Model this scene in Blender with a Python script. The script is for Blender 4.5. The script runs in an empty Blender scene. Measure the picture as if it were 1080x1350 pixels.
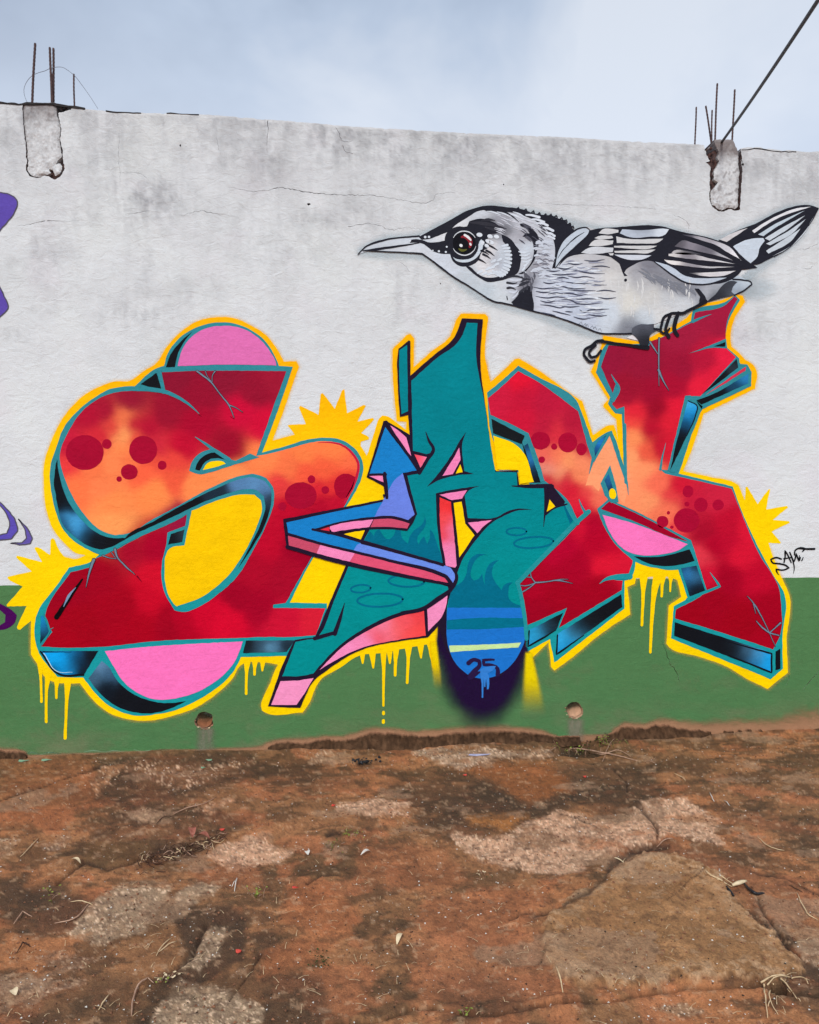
import bpy, bmesh, math, random
import numpy as np
from mathutils import Vector, Matrix
from mathutils.geometry import delaunay_2d_cdt

random.seed(7)
rng = np.random.default_rng(11)
S = bpy.context.scene
C = S.collection

# ------------------------------------------------------------------ camera
F_PX = 900.0
YAW = math.atan(F_PX / 8530.0)
PITCH = math.atan(5.0 / F_PX)
CAM = Vector((0.0, -4.475, 1.5))
cam_d = bpy.data.cameras.new('camera')
cam = bpy.data.objects.new('camera', cam_d)
C.objects.link(cam)
cam.location = CAM
cam.rotation_euler = (math.pi / 2 + PITCH, 0, -YAW)
cam_d.sensor_fit = 'HORIZONTAL'
cam_d.sensor_width = 36.0
cam_d.lens = 36.0 * F_PX / 1080.0
cam_d.clip_start = 0.05
cam_d.clip_end = 2000
S.camera = cam

# ------------------------------------------------------------------ overcast sky, soft sun
S.view_settings.view_transform = 'Standard'
S.view_settings.look = 'None'
S.view_settings.gamma = 1.0
S.view_settings.use_curve_mapping = False
S.view_settings.exposure = 0.57

SUN_EL, SUN_AZ = math.radians(40), math.radians(198)   # azimuth clockwise from +Y: behind the camera, a little left
wd = bpy.data.worlds.new('World')
S.world = wd
wd.use_nodes = True
nt = wd.node_tree
nt.nodes.clear()
def wn(t, **k):
    n = nt.nodes.new(t)
    for a, b in k.items(): setattr(n, a, b)
    return n
wo = wn('ShaderNodeOutputWorld'); bg = wn('ShaderNodeBackground')
sky = wn('ShaderNodeTexSky', sky_type='NISHITA', sun_disc=False, sun_elevation=SUN_EL, sun_rotation=SUN_AZ)
sky.air_density = 1.0; sky.dust_density = 3.0
tc = wn('ShaderNodeTexCoord')
mp = wn('ShaderNodeMapping'); mp.inputs['Scale'].default_value = (1.0, 1.0, 1.5)
mp.inputs['Location'].default_value = (0.35, 0.2, 0.55)
n1 = wn('ShaderNodeTexNoise'); n1.inputs['Scale'].default_value = 2.6; n1.inputs['Detail'].default_value = 5; n1.inputs['Roughness'].default_value = 0.5
n1.inputs['Distortion'].default_value = 0.25
cr = wn('ShaderNodeValToRGB')
e = cr.color_ramp.elements
e[0].position = 0.34; e[0].color = (2.5, 3.05, 4.0, 1)
e[1].position = 0.66; e[1].color = (5.1, 5.5, 6.15, 1)
m_ = cr.color_ramp.elements.new(0.5); m_.color = (3.5, 4.15, 5.2, 1)
mix = wn('ShaderNodeMix', data_type='RGBA'); mix.inputs[0].default_value = 0.9
nt.links.new(tc.outputs['Generated'], mp.inputs[0]); nt.links.new(mp.outputs[0], n1.inputs['Vector'])
nt.links.new(n1.outputs['Fac'], cr.inputs[0])
nt.links.new(sky.outputs[0], mix.inputs[6]); nt.links.new(cr.outputs[0], mix.inputs[7])
sz = wn('ShaderNodeSeparateXYZ'); nt.links.new(tc.outputs['Generated'], sz.inputs[0])
mr = wn('ShaderNodeMapRange'); mr.inputs['From Min'].default_value = 0.60; mr.inputs['From Max'].default_value = 0.42; mr.inputs['To Max'].default_value = 0.55
nt.links.new(sz.outputs['Z'], mr.inputs['Value'])
low = wn('ShaderNodeMix', data_type='RGBA'); low.inputs[7].default_value = (5.3, 5.8, 6.7, 1)     # thin bright cloud towards the horizon
nt.links.new(mr.outputs[0], low.inputs[0]); nt.links.new(mix.outputs[2], low.inputs[6]); nt.links.new(low.outputs[2], bg.inputs[0]); bg.inputs[1].default_value = 0.1
nt.links.new(bg.outputs[0], wo.inputs[0])

sd = bpy.data.lights.new('sun', 'SUN'); sd.energy = 1.5; sd.angle = math.radians(15); sd.color = (1.0, 0.975, 0.93)
so = bpy.data.objects.new('sun', sd); C.objects.link(so)
sv = Vector((math.sin(SUN_AZ) * math.cos(SUN_EL), math.cos(SUN_AZ) * math.cos(SUN_EL), math.sin(SUN_EL)))
so.rotation_euler = sv.to_track_quat('Z', 'Y').to_euler(); so.location = sv * 30

# ------------------------------------------------------------------ pixel -> place
RM = cam.rotation_euler.to_matrix()
def ray(px, py):
    return RM @ Vector(((px - 540) / F_PX, (675 - py) / F_PX, -1.0))
def W(px, py, y=0.0):                      # point of the plane at depth y (the wall's face is y = 0)
    d = ray(px, py); t = (y - CAM.y) / d.y
    return CAM + d * t
def G(px, py, z=0.0):                      # point of the ground
    d = ray(px, py); t = (z - CAM.z) / d.z
    return CAM + d * t
_R = np.array(RM)
def px_of(x, y, z):                        # arrays -> photo coordinates, for laying out the ground's patches
    v = np.stack([x - CAM.x, y - CAM.y, z - CAM.z], -1) @ _R
    return 540 + F_PX * v[..., 0] / -v[..., 2], 675 - F_PX * v[..., 1] / -v[..., 2]
PXM = (W(541, 600) - W(540, 600)).length   # metres per photo pixel in the middle of the wall

# ------------------------------------------------------------------ numpy noise
_T = rng.random((256, 256))
def vnoise(x, y):
    xi = np.floor(x).astype(int); yi = np.floor(y).astype(int)
    fx = x - xi; fy = y - yi
    fx = fx * fx * (3 - 2 * fx); fy = fy * fy * (3 - 2 * fy)
    a = _T[xi % 256, yi % 256]; b = _T[(xi + 1) % 256, yi % 256]
    c = _T[xi % 256, (yi + 1) % 256]; d = _T[(xi + 1) % 256, (yi + 1) % 256]
    return (a * (1 - fx) + b * fx) * (1 - fy) + (c * (1 - fx) + d * fx) * fy
def fbm(x, y, o=4, g=0.5):
    s = 0; a = 1; t = 0
    for k in range(o):
        s = s + a * vnoise(x * 2 ** k + 17.3 * k, y * 2 ** k + 5.1 * k); t += a; a *= g
    return s / t
def sstep(a, b, x):
    t = np.clip((x - a) / (b - a), 0, 1); return t * t * (3 - 2 * t)
def inside(P, x, y):
    P = np.asarray(P, float); r = np.zeros(x.shape, bool); n = len(P)
    for i in range(n):
        x0, y0 = P[i]; x1, y1 = P[(i + 1) % n]
        if y0 == y1: continue
        c = ((y0 > y) != (y1 > y)) & (x < (x1 - x0) * (y - y0) / (y1 - y0) + x0)
        r ^= c
    return r
def dist_line(P, x, y, closed=True):
    P = np.asarray(P, float); n = len(P); best = np.full(x.shape, 1e9)
    for i in range(n if closed else n - 1):
        a = P[i]; b = P[(i + 1) % n]; d = b - a; l = max(d @ d, 1e-9)
        t = np.clip(((x - a[0]) * d[0] + (y - a[1]) * d[1]) / l, 0, 1)
        best = np.minimum(best, np.hypot(x - a[0] - t * d[0], y - a[1] - t * d[1]))
    return best
def sdist(P, x, y):                        # positive inside
    d = dist_line(P, x, y); return np.where(inside(P, x, y), d, -d)

def lin(c):
    c = np.asarray(c, float) / 255.0
    return np.where(c <= 0.04045, c / 12.92, ((c + 0.055) / 1.055) ** 2.4)

# ------------------------------------------------------------------ materials
def newmat(name):
    m = bpy.data.materials.new(name); m.use_nodes = True
    t = m.node_tree; b = t.nodes['Principled BSDF']
    return m, t, b
def N(t, ty, **k):
    n = t.nodes.new(ty)
    for a, b in k.items():
        if a in n.inputs.keys() if hasattr(n.inputs, 'keys') else False: n.inputs[a].default_value = b
        else: setattr(n, a, b)
    return n
def plaster_bump(t, b, strength=0.5, fine=1.0):
    """trowelled render: fine sand, horizontal float marks, slow waviness"""
    g = t.nodes.new('ShaderNodeNewGeometry')
    def noise(sc, det, rough, vec=None, scale=None):
        n = t.nodes.new('ShaderNodeTexNoise'); n.inputs['Scale'].default_value = sc
        n.inputs['Detail'].default_value = det; n.inputs['Roughness'].default_value = rough
        if scale:
            m = t.nodes.new('ShaderNodeMapping'); m.inputs['Scale'].default_value = scale
            t.links.new(g.outputs['Position'], m.inputs[0]); t.links.new(m.outputs[0], n.inputs['Vector'])
        else: t.links.new(g.outputs['Position'], n.inputs['Vector'])
        return n
    a = noise(150, 3, 0.7); c = noise(13, 7, 0.66, scale=(1.0, 1.0, 1.55)); c.inputs['Distortion'].default_value = 0.8; w = noise(2.4, 3, 0.5)
    r = t.nodes.new('ShaderNodeMath'); r.operation = 'MULTIPLY'; r.inputs[1].default_value = 0.13 * fine
    t.links.new(a.outputs['Fac'], r.inputs[0])
    r2 = t.nodes.new('ShaderNodeMath'); r2.operation = 'MULTIPLY_ADD'; r2.inputs[1].default_value = 0.75
    t.links.new(c.outputs['Fac'], r2.inputs[0]); t.links.new(r.outputs[0], r2.inputs[2])
    r3 = t.nodes.new('ShaderNodeMath'); r3.operation = 'MULTIPLY_ADD'; r3.inputs[1].default_value = 1.6
    t.links.new(w.outputs['Fac'], r3.inputs[0]); t.links.new(r2.outputs[0], r3.inputs[2])
    bp = t.nodes.new('ShaderNodeBump'); bp.inputs['Strength'].default_value = strength; bp.inputs['Distance'].default_value = 0.012
    t.links.new(r3.outputs[0], bp.inputs['Height']); t.links.new(bp.outputs[0], b.inputs['Normal'])
    return noise
def mathn(t, op, a, bb, clamp=False):
    n = t.nodes.new('ShaderNodeMath'); n.operation = op; n.use_clamp = clamp
    for i, v in enumerate((a, bb)):
        if isinstance(v, (int, float)): n.inputs[i].default_value = v
        else: t.links.new(v, n.inputs[i])
    return n.outputs[0]
def ramp(t, src, stops):
    n = t.nodes.new('ShaderNodeValToRGB'); el = n.color_ramp.elements
    while len(el) < len(stops): el.new(0.5)
    for q, (p, c) in zip(el, stops): q.position = p; q.color = (*c, 1) if len(c) == 3 else c
    t.links.new(src, n.inputs[0]); return n
def mixc(t, fac, a, b, mode='MIX'):
    n = t.nodes.new('ShaderNodeMix'); n.data_type = 'RGBA'; n.blend_type = mode
    for i, v in ((0, fac), (6, a), (7, b)):
        if isinstance(v, (int, float)): n.inputs[i].default_value = v
        elif isinstance(v, tuple): n.inputs[i].default_value = (*v, 1)
        else: t.links.new(v, n.inputs[i])
    return n.outputs[2]

def make_paint(name, alpha=False, rough=0.62):
    m, t, b = newmat(name)
    noise = plaster_bump(t, b, 0.6)
    at = t.nodes.new('ShaderNodeAttribute'); at.attribute_name = 'Col'
    big = noise(5.5, 5, 0.65); sm = noise(48, 3, 0.6)
    f = mathn(t, 'ADD', mathn(t, 'MULTIPLY', big.outputs['Fac'], 0.26), mathn(t, 'MULTIPLY', sm.outputs['Fac'], 0.24))
    rl = noise(9, 4, 0.6, scale=(0.35, 1, 5.0)); f = mathn(t, 'ADD', f, mathn(t, 'MULTIPLY', rl.outputs['Fac'], 0.14)); f = mathn(t, 'ADD', f, 0.71)
    mu = t.nodes.new('ShaderNodeVectorMath'); mu.operation = 'SCALE'
    t.links.new(at.outputs['Color'], mu.inputs[0]); t.links.new(f, mu.inputs['Scale'])
    t.links.new(mu.outputs[0], b.inputs['Base Color'])
    b.inputs['Roughness'].default_value = rough; b.inputs['Specular IOR Level'].default_value = 0.05
    if alpha:
        sp = noise(330, 2, 0.7)
        aa = mathn(t, 'ADD', at.outputs['Alpha'], mathn(t, 'MULTIPLY', mathn(t, 'SUBTRACT', sp.outputs['Fac'], 0.5), mathn(t, 'MULTIPLY', at.outputs['Alpha'], 1.6)), True)
        t.links.new(aa, b.inputs['Alpha'])
    return m
M_PAINT = make_paint('wall_paint')
M_SPRAY = make_paint('spray_mist', True)

def make_wall_white():
    m, t, b = newmat('white_render')
    noise = plaster_bump(t, b, 0.85, 1.3)
    g = t.nodes.new('ShaderNodeNewGeometry'); sx = t.nodes.new('ShaderNodeSeparateXYZ'); t.links.new(g.outputs['Position'], sx.inputs[0])
    cl = noise(1.1, 6, 0.62); st = noise(2.0, 6, 0.65, scale=(2.4, 1, 0.5)); st.inputs['Distortion'].default_value = 1.1; bl = noise(7.0, 6, 0.7); sm = noise(45, 4, 0.7)
    base = ramp(t, cl.outputs['Fac'], [(0.3, tuple(lin((212, 217, 218)))), (0.5, tuple(lin((221, 225, 227)))), (0.7, tuple(lin((225, 230, 229))))]).outputs[0]
    hgt = t.nodes.new('ShaderNodeMapRange'); hgt.inputs['From Min'].default_value = 1.7; hgt.inputs['From Max'].default_value = 4.1
    t.links.new(sx.outputs['Z'], hgt.inputs['Value'])
    # rain-washed grime, heavier below the open top of the wall
    s = ramp(t, st.outputs['Fac'], [(0.42, (0, 0, 0)), (0.72, (1, 1, 1))]).outputs[0]
    s = mathn(t, 'MULTIPLY', s, mathn(t, 'MULTIPLY', hgt.outputs[0], 0.26))
    c = mixc(t, s, base, tuple(lin((158, 158, 160))))
    d = ramp(t, bl.outputs['Fac'], [(0.50, (0, 0, 0)), (0.68, (1, 1, 1))]).outputs[0]
    d = mathn(t, 'MULTIPLY', d, mathn(t, 'MULTIPLY', ramp(t, cl.outputs['Fac'], [(0.40, (1, 1, 1)), (0.62, (0, 0, 0))]).outputs[0], mathn(t, 'ADD', mathn(t, 'MULTIPLY', hgt.outputs[0], 0.45), 0.08)))
    c = mixc(t, d, c, tuple(lin((163, 165, 166))))
    p = ramp(t, noise(2.0, 3, 0.5).outputs['Fac'], [(0.55, (0, 0, 0)), (0.75, (1, 1, 1))]).outputs[0]
    c = mixc(t, mathn(t, 'MULTIPLY', p, 0.35), c, tuple(lin((219, 210, 219))))
    tp = t.nodes.new('ShaderNodeMapRange'); tp.inputs['From Min'].default_value = 3.2; tp.inputs['From Max'].default_value = 4.3
    tp.inputs['To Max'].default_value = 0.28
    t.links.new(sx.outputs['Z'], tp.inputs['Value'])
    c = mixc(t, tp.outputs[0], c, tuple(lin((186, 185, 188))))
    sp = ramp(t, sm.outputs['Fac'], [(0.66, (0, 0, 0)), (0.76, (1, 1, 1))]).outputs[0]
    c = mixc(t, mathn(t, 'MULTIPLY', sp, mathn(t, 'MULTIPLY', hgt.outputs[0], 0.55)), c, tuple(lin((120, 116, 115))))
    t.links.new(c, b.inputs['Base Color'])
    b.inputs['Roughness'].default_value = 0.85; b.inputs['Specular IOR Level'].default_value = 0.1
    return m
M_WHITE = make_wall_white()

def make_simple(name, c1, c2, scale, rough=0.85, bump=0.5, dist=0.01, spec=0.3, metal=0.0, vcol=False):
    m, t, b = newmat(name)
    g = t.nodes.new('ShaderNodeNewGeometry')
    n = t.nodes.new('ShaderNodeTexNoise'); n.inputs['Scale'].default_value = scale; n.inputs['Detail'].default_value = 6; n.inputs['Roughness'].default_value = 0.68
    t.links.new(g.outputs['Position'], n.inputs['Vector'])
    if vcol:
        at = t.nodes.new('ShaderNodeAttribute'); at.attribute_name = 'Col'
        f = mathn(t, 'ADD', mathn(t, 'MULTIPLY', n.outputs['Fac'], 0.9), 0.55)
        mu = t.nodes.new('ShaderNodeVectorMath'); mu.operation = 'SCALE'
        t.links.new(at.outputs['Color'], mu.inputs[0]); t.links.new(f, mu.inputs['Scale']); t.links.new(mu.outputs[0], b.inputs['Base Color'])
    else:
        t.links.new(ramp(t, n.outputs['Fac'], [(0.3, tuple(lin(c1))), (0.7, tuple(lin(c2)))]).outputs[0], b.inputs['Base Color'])
    bp = t.nodes.new('ShaderNodeBump'); bp.inputs['Strength'].default_value = bump; bp.inputs['Distance'].default_value = dist
    t.links.new(n.outputs['Fac'], bp.inputs['Height']); t.links.new(bp.outputs[0], b.inputs['Normal'])
    b.inputs['Roughness'].default_value = rough; b.inputs['Specular IOR Level'].default_value = spec; b.inputs['Metallic'].default_value = metal
    return m
M_CORE = make_simple('broken_brick_core', (52, 34, 32), (98, 66, 58), 40)
M_CONC = make_simple('bare_concrete', (150, 146, 146), (214, 210, 212), 22, bump=0.9, dist=0.02)
M_RUST = make_simple('rusty_steel', (52, 38, 40), (98, 72, 68), 60, 0.7, 0.4, 0.002)
M_WIRE = make_simple('grey_wire', (110, 115, 125), (140, 145, 155), 30, 0.5, 0.1, 0.001)
M_CABLE = make_simple('black_rubber', (34, 34, 38), (58, 58, 62), 50, 0.5, 0.2, 0.001)
M_FELT = make_simple('tarred_felt', (22, 20, 22), (52, 47, 47), 30, 0.8, 0.6, 0.01)
M_CLAY = make_simple('dirty_pipe', (98, 62, 44), (186, 140, 112), 18, 0.8, 0.6, 0.01)
M_MUD = make_simple('caked_mud', (78, 48, 32), (128, 84, 60), 28, 0.95, 1.0, 0.02, 0.15, vcol=True)
M_STRAW = make_simple('dry_straw', (190, 160, 120), (225, 200, 160), 50, 0.8, 0.2, 0.002)
M_TWIG = make_simple('grey_twig', (140, 105, 85), (195, 160, 135), 50, 0.85, 0.4, 0.002)
M_DTWIG = make_simple('dark_root', (50, 34, 26), (95, 66, 50), 50, 0.9, 0.4, 0.002)
M_LEAF = make_simple('weed_leaf', (92, 108, 40), (150, 160, 70), 30, 0.6, 0.2, 0.002)
M_DLEAF = make_simple('moss_leaf', (38, 46, 18), (70, 76, 34), 30, 0.8, 0.2, 0.002)
M_RED = make_simple('red_chip', (190, 60, 50), (225, 90, 75), 40, 0.6, 0.2, 0.002)
M_RLEAF = make_simple('dead_leaf', (120, 62, 50), (185, 120, 100), 60, 0.8, 0.4, 0.003)
M_PLEAF = make_simple('pale_leaf', (200, 180, 140), (235, 215, 180), 60, 0.8, 0.4, 0.003)
M_BLK = make_simple('black_plastic', (22, 22, 24), (48, 48, 52), 40, 0.4, 0.2, 0.002)
M_BLU = make_simple('lilac_plaster_flake', (150, 150, 185), (190, 190, 210), 40, 0.8, 0.4, 0.004)
M_WHT = make_simple('off_white_chip', (190, 185, 175), (230, 225, 215), 40, 0.8, 0.4, 0.004)

# ------------------------------------------------------------------ object helpers
def link(o, parent=None, label=None, cat=None, group=None, kind=None):
    C.objects.link(o)
    if parent is not None: o.parent = parent
    if label: o['label'] = label
    if cat: o['category'] = cat
    if group: o['group'] = group
    if kind: o['kind'] = kind
    return o
def mesh_obj(name, verts, faces, mat, parent=None, cols=None, smooth=False, **kw):
    me = bpy.data.meshes.new(name)
    me.from_pydata([tuple(v) for v in verts], [], faces)
    if cols is not None:
        ca = me.color_attributes.new('Col', 'FLOAT_COLOR', 'POINT')
        a = np.ones((len(verts), 4), np.float32); cols = np.asarray(cols); a[:, :cols.shape[1]] = cols
        ca.data.foreach_set('color', a.ravel())
    me.materials.append(mat)
    if smooth: me.polygons.foreach_set('use_smooth', [True] * len(me.polygons))
    me.update()
    return link(bpy.data.objects.new(name, me), parent, **kw)
def empty(name, loc, **kw):
    o = bpy.data.objects.new(name, None); o.empty_display_size = 0.2; o.location = loc
    return link(o, **kw)

# ------------------------------------------------------------------ outlines in photo coordinates
def pts(s):
    if isinstance(s, str):
        return [tuple(float(q) for q in w.split(',')) for w in s.split()]
    return list(s)
def curve(P, ang=38, closed=True, step=5.0, jit=0.35):
    """corner where the outline turns by more than ang degrees, smooth elsewhere"""
    P = [np.array(p, float) for p in P]; n = len(P)
    tan = []
    for i in range(n):
        a, b, c = P[i - 1], P[i], P[(i + 1) % n]
        if not closed and i in (0, n - 1): tan.append(None); continue
        u = b - a; v = c - b; lu = np.hypot(*u); lv = np.hypot(*v)
        if lu < 1e-6 or lv < 1e-6: tan.append(None); continue
        cs = (u @ v) / lu / lv
        if math.degrees(math.acos(max(-1, min(1, cs)))) > ang: tan.append(None)
        else:
            w = u / lu * lv + v / lv * lu; tan.append(w / max(np.hypot(*w), 1e-9))
    out = []
    for i in range(n if closed else n - 1):
        j = (i + 1) % n; a, b = P[i], P[j]; L = np.hypot(*(b - a))
        if L < 1e-6: continue
        k = max(1, int(math.ceil(L / step)))
        ch = (b - a)
        ta = tan[i] * L if tan[i] is not None else ch
        tb = tan[j] * L if tan[j] is not None else ch
        for q in range(k):
            t = q / k; t2 = t * t; t3 = t2 * t
            out.append((2 * t3 - 3 * t2 + 1) * a + (t3 - 2 * t2 + t) * ta + (-2 * t3 + 3 * t2) * b + (t3 - t2) * tb)
    if not closed: out.append(P[-1])
    out = np.array(out)
    if jit:
        out = out + jit * 2 * np.stack([vnoise(out[:, 0] * .23 + 3, out[:, 1] * .23) - .5, vnoise(out[:, 0] * .23 + 90, out[:, 1] * .23 + 40) - .5], -1)
    return out
LAYER = 0.0006
def wv(P, L):
    return [Vector((v.x, -L * LAYER, v.z)) for v in (W(p[0], p[1]) for p in P)]
def idw(anch, x, y):
    """spray-can colour blends: colours given at spots, softly mixed between them"""
    A = np.array([(a[0], a[1]) for a in anch]); Cc = np.array([lin(a[2]) for a in anch])
    wx = x + 8 * (fbm(x * .05, y * .05, 3) - .5); wy = y + 8 * (fbm(x * .06 + 50, y * .06 + 9, 3) - .5)
    d = (wx[:, None] - A[:, 0]) ** 2 + (wy[:, None] - A[:, 1]) ** 2
    w = 1 / (d + 210) ** 3.4
    return (w @ Cc) / w.sum(1)[:, None]
def ccw(P):
    P = [tuple(map(float, p)) for p in P]
    a = sum(p[0] * q[1] - q[0] * p[1] for p, q in zip(P, P[1:] + P[:1]))
    return P if a > 0 else P[::-1]
def triangulate(outline, holes=(), grid=None):
    outline = ccw(outline); holes = [ccw(h) for h in holes]
    V = [Vector((float(p[0]), float(p[1]))) for p in outline]
    F = [list(range(len(V)))]
    for h in holes:
        k = len(V); V += [Vector((float(p[0]), float(p[1]))) for p in h]; F.append(list(range(k, len(V))))
    if grid:
        o = np.asarray(outline)
        gx, gy = np.meshgrid(np.arange(o[:, 0].min() + 1, o[:, 0].max(), grid), np.arange(o[:, 1].min() + 1, o[:, 1].max(), grid))
        gx[1::2] += grid / 2
        gx = gx.ravel(); gy = gy.ravel()
        keep = inside(o, gx, gy)
        gx = gx[keep]; gy = gy[keep]
        k2 = dist_line(o, gx, gy) > grid * 0.35
        for a, b in zip(gx[k2], gy[k2]): V.append(Vector((float(a), float(b))))
    r = delaunay_2d_cdt(V, [], F, 1, 1e-5, True)
    vs, fs, of = r[0], r[2], r[5]
    faces = [tuple(f) for f, o in zip(fs, of) if 0 in o and not any(q > 0 for q in o)]
    used = sorted({i for f in faces for i in f}); mp_ = {a: i for i, a in enumerate(used)}
    return [(vs[i].x, vs[i].y) for i in used], [tuple(mp_[i] for i in f) for f in faces]
def orient(V, F):
    out = []
    for f in F:
        a, b, c = V[f[0]], V[f[1]], V[f[2]]
        out.append(f if (b - a).cross(c - a).y < 0 else tuple(reversed(f)))
    return out
def colours(col, P):
    P = np.asarray(P)
    if isinstance(col, list): return idw(col, P[:, 0], P[:, 1])
    if callable(col): return col(P[:, 0], P[:, 1])
    return np.tile(lin(col), (len(P), 1))
def shape(name, s, col, L, parent, ang=38, grid=None, holes=(), jit=0.35, label=None, mat=None):
    o = curve(pts(s), ang, jit=jit)
    if (isinstance(col, list) or callable(col)) and grid is None: grid = 5
    P, F = triangulate(o, holes, grid)
    V = wv(P, L)
    return mesh_obj(name, V, orient(V, F), mat or M_PAINT, parent, colours(col, P), label=label)
def ribbon(s, widths, ang=70, jit=0.2, step=3.0):
    P = curve(pts(s), ang, False, step, jit); n = len(P)
    seg = np.hypot(*np.diff(P, axis=0).T); t = np.concatenate([[0], np.cumsum(seg)]); t /= max(t[-1], 1e-9)
    if isinstance(widths, (int, float)): widths = [widths, widths]
    w = np.interp(t, np.linspace(0, 1, len(widths)), widths) / 2
    T = np.gradient(P, axis=0); T /= np.maximum(np.hypot(T[:, 0], T[:, 1]), 1e-9)[:, None]
    Nn = np.stack([-T[:, 1], T[:, 0]], -1)
    A = P + Nn * w[:, None]; B = P - Nn * w[:, None]
    V = []; F = []
    for a, b in zip(A, B): V += [a, b]
    for i in range(n - 1): F.append((2 * i, 2 * i + 1, 2 * i + 3, 2 * i + 2))
    for end, idx, sg in ((0, 0, -1), (n - 1, 2 * (n - 1), 1)):
        if w[end] > 0.6:                     # round cap
            k0 = len(V); r = w[end]; d = T[end] * sg; q = Nn[end]
            arc = [P[end] + q * r * math.cos(a) + d * r * math.sin(a) for a in np.linspace(0, math.pi, 7)[1:-1]]
            V += arc; F.append(tuple([idx] + list(range(k0, k0 + 5)) + [idx + 1]))
    return V, F
def strokes(name, lst, col, L, parent, label=None, jit=0.2, ang=70):
    AV = []; AF = []
    for i, (s, w) in enumerate(lst):
        V, F = ribbon(s, w, ang, jit); k = len(AV)
        AV += [(v[0], v[1], i * 0.05) for v in V]; AF += [tuple(a + k for a in f) for f in F]
    VV = []
    for v in AV:
        p = W(v[0], v[1]); VV.append(Vector((p.x, -(L + v[2] / max(1, len(lst) * 0.05)) * LAYER, p.z)))
    return mesh_obj(name, VV, orient(VV, AF), M_PAINT, parent, colours(col, AV), label=label)
def ell(cx, cy, rx, ry=None, rot=0, n=22):
    ry = ry or rx; c, s = math.cos(math.radians(rot)), math.sin(math.radians(rot))
    return [(cx + rx * math.cos(a) * c - ry * math.sin(a) * s, cy + rx * math.cos(a) * s + ry * math.sin(a) * c) for a in np.linspace(0, 2 * math.pi, n, endpoint=False)]
def mist(name, box, fn, col, L, parent, step=3.0, label=None):
    """overspray: opacity fn(x, y) over a box, quads without paint left out"""
    x0, y0, x1, y1 = box
    nx = int((x1 - x0) / step) + 2; ny = int((y1 - y0) / step) + 2
    X, Y = np.meshgrid(np.linspace(x0, x1, nx), np.linspace(y0, y1, ny))
    A = fn(X.ravel(), Y.ravel()).reshape(X.shape)
    idx = -np.ones(X.shape, int); V = []; F = []; Cc = []
    c = lin(col)
    def vid(j, i):
        if idx[j, i] < 0:
            p = W(X[j, i], Y[j, i]); idx[j, i] = len(V); V.append(Vector((p.x, -L * LAYER, p.z))); Cc.append((*c, A[j, i]))
        return int(idx[j, i])
    for j in range(ny - 1):
        for i in range(nx - 1):
            if max(A[j, i], A[j, i + 1], A[j + 1, i], A[j + 1, i + 1]) > 0.004:
                F.append((vid(j, i), vid(j + 1, i), vid(j + 1, i + 1), vid(j, i + 1)))
    return mesh_obj(name, V, orient(V, F), M_SPRAY, parent, np.array(Cc), label=label)
def halo(name, s, d, a0, col, L, parent, ang=38, label=None):
    o = curve(pts(s), ang, step=9); o = np.asarray(o)
    def fn(x, y):
        q = -sdist(o, x, y)
        return np.where(q < -5, 0, a0 * (1 - sstep(0, d, np.maximum(q, 0))))
    return mist(name, (o[:, 0].min() - d, o[:, 1].min() - d, o[:, 0].max() + d, o[:, 1].max() + d), fn, col, L, parent, label=label)
def tube(name, P, radii, mat, parent=None, n=6, **kw):
    P = [Vector(p) for p in P]; V = []; F = []
    if isinstance(radii, (int, float)): radii = [radii] * len(P)
    for i, p in enumerate(P):
        d = (P[min(i + 1, len(P) - 1)] - P[max(i - 1, 0)]).normalized()
        u = d.orthogonal().normalized() if i == 0 else (u - d * u.dot(d)).normalized()
        v = d.cross(u)
        for k in range(n):
            a = 2 * math.pi * k / n; V.append(p + (u * math.cos(a) + v * math.sin(a)) * radii[i])
    for i in range(len(P) - 1):
        for k in range(n):
            F.append((i * n + k, i * n + (k + 1) % n, (i + 1) * n + (k + 1) % n, (i + 1) * n + k))
    F.append(tuple(reversed(range(n)))); F.append(tuple(range((len(P) - 1) * n, len(P) * n)))
    return mesh_obj(name, V, F, mat, parent, smooth=True, **kw)

# ================================================================== THE WALL
wall = empty('boundary_wall', (0, 0, 0), label='long white rendered boundary wall with green painted foot, covered by a graffiti mural', cat='wall')

TOP = pts('-420,112 -200,122 0,137 28,137.5 60,136.5 95,139 101,141.5 118,144 140,146 180,148.5 262,150.5 300,153 350,157 400,161 450,165.5 500,168.5 540,171 600,174.5 650,177 700,179 750,181 800,184.5 860,187.5 900,189.5 928.5,191 929.5,199 938,192 946,188 966,187.5 972,191 976,195 1000,194 1020,197 1045,198 1060,200 1080,199.5 1300,212 1560,226')
topc = curve(TOP, 12, False, 4, 0)
topc[:, 1] += 1.5 * (fbm(topc[:, 0] * .16, topc[:, 0] * 0 + 3, 4, .7) - .5) + np.where(vnoise(topc[:, 0] * .12, topc[:, 0] * 0 + 30) > .8, 1.0, 0)
WT = 0.16
def wall_outline(y=0.0):
    P = [W(a, b) for a, b in topc]
    return P
tp = [(p.x, p.z) for p in wall_outline()]
def xz_of(P): return [((q := W(p[0], p[1])).x, q.z) for p in P]

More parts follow.
